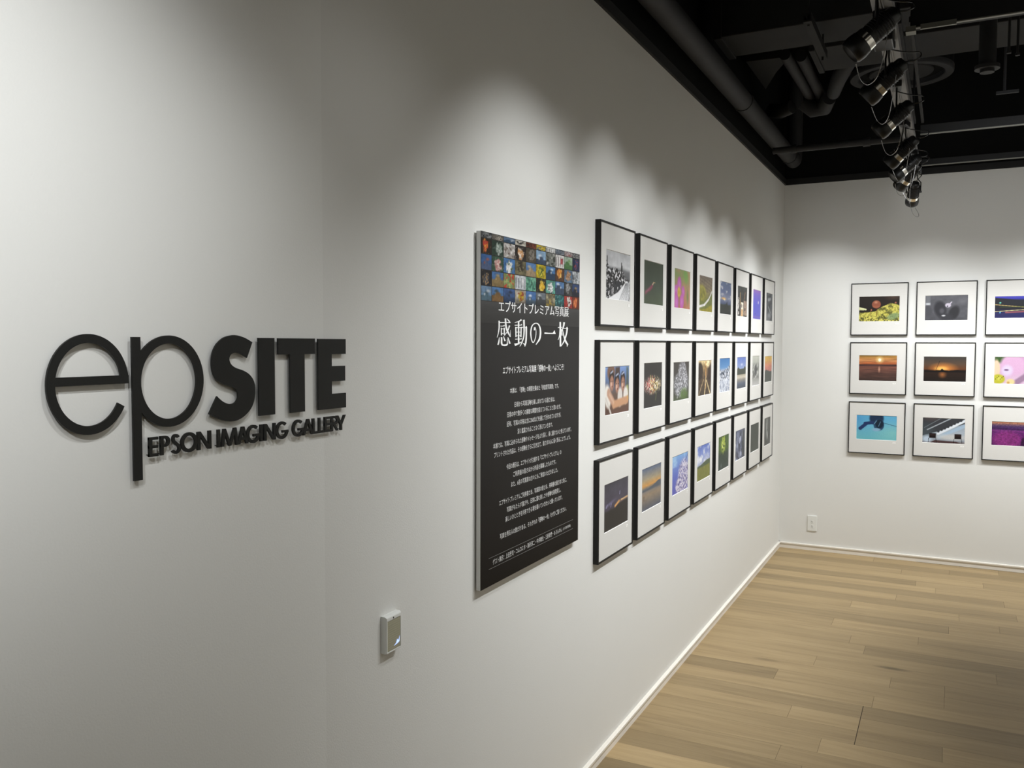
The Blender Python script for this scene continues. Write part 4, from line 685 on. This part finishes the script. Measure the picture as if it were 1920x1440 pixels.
# ------------------------------------------------------------------ ceiling services
def pipe_obj(name, pts, r, label, cat, mat='pipe', n=20, group=None, extra=None):
    m = MB(); m.tube(pts, r, n)
    if extra: extra(m)
    o = m.build(name, M[mat], auto=True); return tag(o, label, cat, group)
# long pipe along the left wall, ends in an elbow up
PX, PZ = .105, 2.945
pts = [(PX, YF, PZ), (PX, 6.62, PZ)]+[(PX, 6.62+.07*sin(t), PZ+.07*(1-cos(t))) for t in np.linspace(.15, pi/2, 6)]+[(PX, 6.69, ZT)]
def sleeves(m):
    for y in (1.2, 3.1, 4.9, 6.45): m.tube([(PX, y-.02, PZ), (PX, y+.02, PZ)], .058, 20)
pipe_obj('ceiling_pipe', pts, .054, 'long dark grey pipe running along the top of the left wall', 'pipe', extra=sleeves)
# wide duct crossing
m = MB(); m.box((.10, 4.28, 3.10), (XR-.05, 4.60, 3.40)); m.box((.09, 4.27, 3.09), (.13, 4.61, 3.41)); m.box((1.62, 4.27, 3.09), (1.66, 4.61, 3.41))
tag(m.build('ceiling_duct', M['duct'], bevel=.004), 'wide flat dark grey duct crossing the ceiling nearest the camera', 'duct')
m = MB(); m.box((.50, 4.615, 3.085), (XR-.05, 5.01, 3.36)); m.box((.49, 4.61, 3.075), (.52, 5.015, 3.37))
tag(m.build('ceiling_duct', M['duct'], bevel=.004), 'second flat dark grey duct directly behind the first, ending short of the wall', 'duct')
m = MB(); P5 = [(.09, 5.02), (.20, 5.03), (.285, 5.04), (.275, 5.16), (.21, 5.30), (.09, 5.62)]
n = len(P5); m.add([(x, y, 3.20) for x, y in P5]+[(x, y, 3.40) for x, y in P5], [tuple(range(n)), tuple(range(2*n-1, n-1, -1))]+[(i, (i+1) % n, (i+1) % n+n, i+n) for i in range(n)])
tag(m.build('duct_branch', M['duct'], bevel=.003), 'short flared duct branch beside the long wall pipe', 'duct')
# twin pipes joining a flexible hose
tw = empty('twin_pipe', (.36, 5.2, 3.15), 'pair of parallel dark pipes meeting a sagging hose under the ducts', 'pipe')
def child_tube(name, pts, r, parent, mat='pipe', n=18, off=(.36, 5.2, 3.15)):
    m = MB(); m.tube([tuple(np.array(q)-np.array(off)) for q in pts], r, n); return m.build(name, M[mat], parent, auto=True)
child_tube('pipe', [(.325, 4.9, 3.17), (.345, 5.74, 3.15), (.36, 5.80, 3.12)], .030, tw); child_tube('pipe', [(.395, 5.0, 3.18), (.405, 5.70, 3.155), (.41, 5.76, 3.11)], .030, tw)
child_tube('elbow_joint', [(.30, 5.72, 3.12), (.36, 5.74, 3.075), (.43, 5.72, 3.075), (.47, 5.62, 3.10)], [.045, .052, .052, .042], tw)
pipe_obj('flexible_hose', [(.09, 5.84, 3.12), (.16, 5.76, 3.09), (.235, 5.72, 3.10)], [.045, .045, .042], 'thick dark hose from the left wall pipe to the twin pipes', 'hose')
pipe_obj('flexible_hose', [(.505, 5.53, 3.10), (.55, 5.36, 3.13), (.62, 5.16, 3.17), (.75, 5.09, 3.25)], [.038, .044, .050, .05], 'thick dark hose rising from the twin pipes to the right', 'hose')
# slim channel hanging under the duct
m = MB(); m.box((.560, 3.95, 2.992), (.595, 4.50, 3.0)); m.box((.560, 3.95, 3.0), (.564, 4.50, 3.03)); m.box((.591, 3.95, 3.0), (.595, 4.50, 3.03)); m.tube([(.578, 3.99, 2.985), (.578, 3.99, 3.75)], .005, 8); m.tube([(.578, 4.46, 2.975), (.578, 4.46, 3.10)], .005, 8)
tag(m.build('hanging_channel', M['duct'], bevel=.001), 'slim grey metal channel hung on two rods below the duct', 'channel')
# round diffuser
dfc = (.846, 6.05, 3.30)
df = empty('ceiling_diffuser', dfc, 'round dark ceiling air diffuser with a concentric ring, behind the spotlights', 'diffuser')
m = MB(); m.lathe([(0, .250), (-.006, .255), (-.006, .298), (0, .303), (.03, .303), (.03, .250), (0, .250)], (0, 0, 0), (0, 0, 1), 48); m.build('outer_ring', M['pipe'], df, auto=True)
m = MB(); m.lathe([(.012, .001), (.012, .185), (.02, .19), (.03, .185), (.03, .001)], (0, 0, 0), (0, 0, 1), 48); m.build('centre_disc', M['duct'], df, auto=True)
m = MB(); m.lathe([(.03, .001), (.03, .30), (.45, .30), (.45, .001)], (0, 0, 0), (0, 0, 1), 40); m.build('neck', M['dark'], df, auto=True)
# vertical pipe with flange
m = MB(); c0 = (1.283, 4.50)
m.tube([(*c0, 2.86), (*c0, 3.10)], .036, 20); m.tube([(*c0, 2.845), (*c0, 2.862)], .052, 20); m.tube([(*c0, 2.83), (*c0, 2.846)], .03, 20)
tag(m.build('drop_pipe', M['pipe'], auto=True), 'short vertical grey pipe with a flange hanging from the duct at right', 'pipe')
for i, (x, y) in enumerate([(1.362, 4.40), (1.398, 4.45)]):
    m = MB(); m.tube([(x, y, 2.88), (x, y, 3.10)], .0055, 8); m.tube([(x, y, 2.875), (x, y, 2.885)], .010, 8)
    tag(m.build('threaded_rod', M['pipe'], auto=True), ['thin grey hanging rod just right of the drop pipe', 'thin grey hanging rod at the right picture edge'][i], 'rod')
m = MB(); m.tube([(1.40, 5.55, 3.0), (1.40, 5.55, 3.75)], .008, 8); m.box((1.36, 5.54, 2.99), (1.47, 5.56, 3.005)); tag(m.build('support_bracket', M['pipe']), 'small dark bracket on a rod at the right picture edge', 'bracket')
# rails across
def cross_rail(y, x0, x1, z, label, lip=True, hh=.11, lab_lip=None):
    r = empty('cross_rail', (x0, y, z), label, 'rail')
    m = MB(); m.box((0, .0, .012), (x1-x0, .05, hh)); m.build('channel', M['trimblack'], r, bevel=.002)
    if lip:
        m = MB(); m.box((.02, -.004, .006), (x1-x0, .0, .0095)); m.box((.0, .0, .006), (x1-x0, .012, .012)); m.build('metal_lip', M['raillip'], r)
    return r
r1 = cross_rail(3.60, 1.00, XR-.1, 2.775, 'black ceiling rail with thin bright metal lip, nearest the camera', hh=.20)
m = MB(); m.box((.035, -.014, -.004), (.155, -.004, .014)); m.box((-.015, -.014, -.008), (.02, .03, .012)); m.build('end_connector', M['raillip'], r1)
cross_rail(5.45, .985, XR-.1, 2.782, 'black ceiling rail with thin metal lip, halfway to the far wall', hh=.06)
cross_rail(6.42, .96, XR-.1, 2.785, 'black ceiling rail with thin metal lip, close to the far wall', hh=.05)
pipe_obj('conduit_pipe', [(.16, 5.52, 2.79), (.90, 5.49, 2.785)], .020, 'thin dark conduit crossing left of the spotlight track', 'conduit', extra=lambda m: (m.tube([(.68, 5.499, 2.786), (.72, 5.498, 2.786)], .026, 16), m.tube([(.27, 5.515, 2.79), (.30, 5.514, 2.79)], .026, 16)))
# two slim dark bars beside the track
for x0_, lab in ((.957, 'slim dark bar directly right of the spotlight track'), (.997, 'outer slim dark bar right of the spotlight track')):
    m = MB(); m.box((x0_-.007, 3.70, 2.84), (x0_+.007, 5.40, 2.862)); tag(m.build('hanger_bar', M['pipe'], bevel=.002), lab, 'bar')

# ------------------------------------------------------------------ spotlight track and heads
TX, TZ = .930, 2.735
m = MB(); m.box((TX-.032, -.9, TZ), (TX+.032, 6.45, TZ+.045)); m.box((TX-.006, -.9, TZ-.004), (TX-.002, 6.45, TZ)); m.box((TX+.002, -.9, TZ-.004), (TX+.006, 6.45, TZ))
trk = tag(m.build('lighting_track', M['trackgrey']), 'long grey ceiling lighting track running towards the far wall', 'track')
for y in (2.2, 4.1, 5.9):
    m = MB(); m.tube([(TX, y, TZ+.045), (TX, y, ZT)], .006, 8); m.build('drop_rod', M['black'], trk)
A = Vector((-.76, 0, -.65)).normalized(); HC = Vector((0, 0, -.145))
def make_spot():
    r = empty('track_spotlight', (0, 0, 0), 'x', 'spotlight')
    m = MB(); m.box((-.019, -.045, -.028), (.019, .045, 0)); m.build('track_adapter', M['black'], r, bevel=.003)
    m = MB()
    for s in (-1, 1): m.tube([(0, s*.022, -.02), (0, s*.022, -.06), (0, s*.042, -.085), tuple(HC+Vector((0, s*.042, 0)))], .0035, 8)
    m.tube([tuple(HC+Vector((0, -.048, 0))), tuple(HC+Vector((0, .048, 0)))], .006, 10)
    m.build('yoke', M['black'], r, auto=True)
    m = MB(); m.lathe([(-.078, .0005), (-.078, .020), (-.070, .027), (-.05, .029), (-.048, .033), (.030, .034), (.030, .030)], HC, A, 28)
    for k in range(8):
        d = -.045+.008*k; m.lathe([(d, .0335), (d+.0015, .0358), (d+.003, .0358), (d+.0045, .0335)], HC, A, 28)
    m.build('lamp_housing', M['black'], r, auto=True)
    m = MB(); m.lathe([(.028, .033), (.030, .0365), (.050, .0375), (.052, .034)], HC, A, 28); m.build('chrome_band', M['chrome'], r, auto=True)
    m = MB(); m.lathe([(.048, .034), (.052, .0395), (.075, .0425), (.094, .0400), (.100, .0345), (.096, .0335), (.075, .0385), (.055, .035)], HC, A, 28); m.build('lens_hood', M['black'], r, auto=True)
    m = MB(); m.lathe([(.060, .0005), (.060, .034)], HC, A, 24); m.build('lens', M['lens'], r)
    # power cord looping from the back of the lamp up to the adapter
    b = HC-A*.078; c = [b, b+Vector((.03, .0, .0)), b+Vector((.05, .01, .012)), b+Vector((.045, .03, .035)), b+Vector((.0, .035, .045)), Vector((.0, .03, -.030))]
    m = MB(); m.tube(smooth_path(c), .0024, 8); m.build('power_cord', M['blackgloss'], r, auto=True)
    e = HC+A*.09
    c = [e+Vector((.012, .02, -.034)), e+Vector((.02, .032, -.06)), e+Vector((.032, .04, -.085)), e+Vector((.052, .03, -.10)), e+Vector((.075, .0, -.085)), e+Vector((.09, -.02, -.03)), HC+Vector((.035, -.03, .0))]
    m = MB(); m.tube(smooth_path(c), .0013, 6); m.build('safety_wire', M['wire'], r, auto=True)
    return r
def smooth_path(c, n=6):
    c = [Vector(q) for q in c]; q = [c[0]*2-c[1]]+c+[c[-1]*2-c[-2]]; out = []
    for i in range(1, len(q)-2):
        for k in range(n):
            t = k/n; out.append(.5*((2*q[i])+(q[i+1]-q[i-1])*t+(2*q[i-1]-5*q[i]+4*q[i+1]-q[i+2])*t*t+(3*q[i]-q[i-1]-3*q[i+1]+q[i+2])*t**3))
    out.append(c[-1]); return out
def copy_tree(o):
    c = o.copy(); COL.objects.link(c)
    for ch in o.children:
        k = ch.copy(); COL.objects.link(k); k.parent = c
    return c
proto = make_spot()
spots = [  # y along the track, rotation about z (0 faces the left wall), label
 (2.97, 8, 'black track spotlight nearest the camera, with chrome band and hanging wire'),
 (3.52, -6, 'second black track spotlight from the camera, beside the round diffuser'),
 (4.12, 4, 'third black track spotlight from the camera along the track'),
 (4.84, -12, 'fourth black track spotlight from the camera along the track'),
 (5.28, 20, 'fifth black track spotlight from the camera, partly behind its neighbours'),
 (5.56, -35, 'sixth black track spotlight from the camera, second from the far end'),
 (6.20, -80, 'farthest black track spotlight, hanging in front of the white far wall')]
for i, (y, a_, lab) in enumerate(spots):
    o = proto if i == 0 else copy_tree(proto)
    o.location = (TX, y, TZ-.004 if True else 0); o.rotation_euler = (0, 0, radians(a_)); o['label'] = lab; o['group'] = 'spotlights along the ceiling track'
m = MB(); m.box((-.032, -.06, -.105), (.032, .06, -.0)); bx_ = m.build('ceiling_feed_box', M['black'], bevel=.004); bx_.location = (TX+.002, 3.26, TZ-.004)
tag(bx_, 'black rectangular feed box under the track between first two spotlights', 'feed box')

# ------------------------------------------------------------------ lights
# (x, y, aim y, aim z, watts, cone)
LIGHTS_LEFT = [(1.1, -.4, .5, 2.15, 4, 70), (.83, .25, .55, 2.0, 26, 70), (1.1, -.45, .2, 1.9, 88, 56), (.83, .9, .98, 1.2, 14, 80), (.83, 1.5, 1.58, 1.6, 3.5, 85),
    (.83, 2.3, 2.38, 1.6, 31, 85), (.83, 2.65, 2.7, 2.0, 3.2, 52), (.83, 3.0, 3.08, 2.0, 13, 54), (.83, 3.4, 3.48, 1.6, 9, 85),
    (.83, 4.26, 4.34, .55, 14, 115), (.83, 4.92, 4.95, .55, 20, 115), (.83, 5.6, 5.7, 1.2, 18, 80), (.83, 5.7, 5.8, .9, 47, 100),
    (.83, 3.45, 3.50, 1.85, 12, 60), (.83, 3.9, 3.96, 1.85, 12, 60), (.83, 4.4, 4.46, 1.85, 16, 60), (.83, 4.95, 5.0, 1.85, 12, 60), (.83, 5.5, 5.55, 1.85, 8, 60),
    (1.12, 1.95, 2.01, .8, 33, 76), (1.12, 2.65, 2.68, .6, 54, 76)]+[(1.12, 3.12+.45*i, 3.12+.45*i, .55, [50, 50, 49, 47, 44, 38, 26][i], 76) for i in range(7)]
LIGHTS_BACK = [(.6, 6.02, .52, .5, 31, 120), (1.2, 6.02, 1.12, .5, 21, 120), (1.8, 6.02, 1.72, .5, 42, 120), (2.6, 6.02, 2.52, .5, 150, 120), (.3, 6.02, .27, 1.85, 15, 64), (1.0, 6.02, 1.0, 1.85, 9, 62), (1.9, 6.02, 1.9, 1.9, 6, 62), (2.7, 6.02, 2.7, 1.9, 6, 62),
    (1.7, 4.5, 1.2, 2.3, 42, 84), (1.2, 5.75, 1.17, .7, 55, 85), (2.2, 5.75, 2.17, .7, 17, 85)]  # first entry of this line: unseen soft fill added to brighten the upper far wall
def spot(name, loc, target, power, size=70, blend=.9, radius=.02, col=(1, .985, .955)):
    l = bpy.data.lights.new(name, 'SPOT'); l.energy = power; l.spot_size = radians(size); l.spot_blend = blend; l.shadow_soft_size = radius; l.color = col
    o = bpy.data.objects.new(name, l); COL.objects.link(o); o.location = loc
    o.rotation_euler = (Vector(target)-Vector(loc)).to_track_quat('-Z', 'Y').to_euler(); return o
LZ = 2.47
COOL = (.972, .99, 1.)
for (x, y, ty, tz, pw, sz) in LIGHTS_LEFT: spot('spot_lamp_light', (x, y, LZ), (0, ty, tz), pw, sz, 1., .012, COOL)
for (x, y, tx, tz, pw, sz) in LIGHTS_BACK: spot('spot_lamp_light', (x, y, LZ), (tx, L, tz), pw, sz, 1., .02 if y > 5 else .45, COOL)
def area(loc, rot, size, power, col):
    l = bpy.data.lights.new('room_fill_light', 'AREA'); l.shape = 'RECTANGLE'; l.size, l.size_y = size; l.energy = power; l.color = col
    o = bpy.data.objects.new('room_fill_light', l); COL.objects.link(o); o.location = loc; o.rotation_euler = rot; return o
area((4.3, 2.6, 1.7), (0, radians(90), 0), (2.2, 5.5), 13, (1., .97, .88))
area((2.6, 1.5, 2.7), (0, 0, 0), (1.5, 4.5), 9, (1., .95, .80))
wd = bpy.data.worlds.new('World'); SC.world = wd; wd.use_nodes = True
wd.node_tree.nodes['Background'].inputs[0].default_value = (.9, .92, 1, 1); wd.node_tree.nodes['Background'].inputs[1].default_value = .02

# ------------------------------------------------------------------ camera
f, cx, yaw, pitch, roll = 1608.073, 1.15733, .470346, -.047929, .0026970
fw = Vector((-sin(yaw)*cos(pitch), cos(yaw)*cos(pitch), sin(pitch))); r = Vector((cos(yaw), sin(yaw), 0)); up = r.cross(fw)
r2 = cos(roll)*r+sin(roll)*up; u2 = -sin(roll)*r+cos(roll)*up
cam = bpy.data.cameras.new('camera'); co = bpy.data.objects.new('camera', cam); COL.objects.link(co)
cam.sensor_fit = 'HORIZONTAL'; cam.sensor_width = 36; cam.lens = 36*f/1920; cam.clip_start = .02
co.matrix_world = Matrix(((r2.x, u2.x, -fw.x, cx), (r2.y, u2.y, -fw.y, 0), (r2.z, u2.z, -fw.z, 1.6), (0, 0, 0, 1)))
SC.camera = co
SC.view_settings.view_transform = 'Standard'; SC.view_settings.look = 'None'; SC.view_settings.exposure = 0; SC.view_settings.gamma = 1
SC.cycles.max_bounces = 8; SC.cycles.diffuse_bounces = 4; SC.cycles.adaptive_threshold = .02; SC.cycles.use_denoising = True
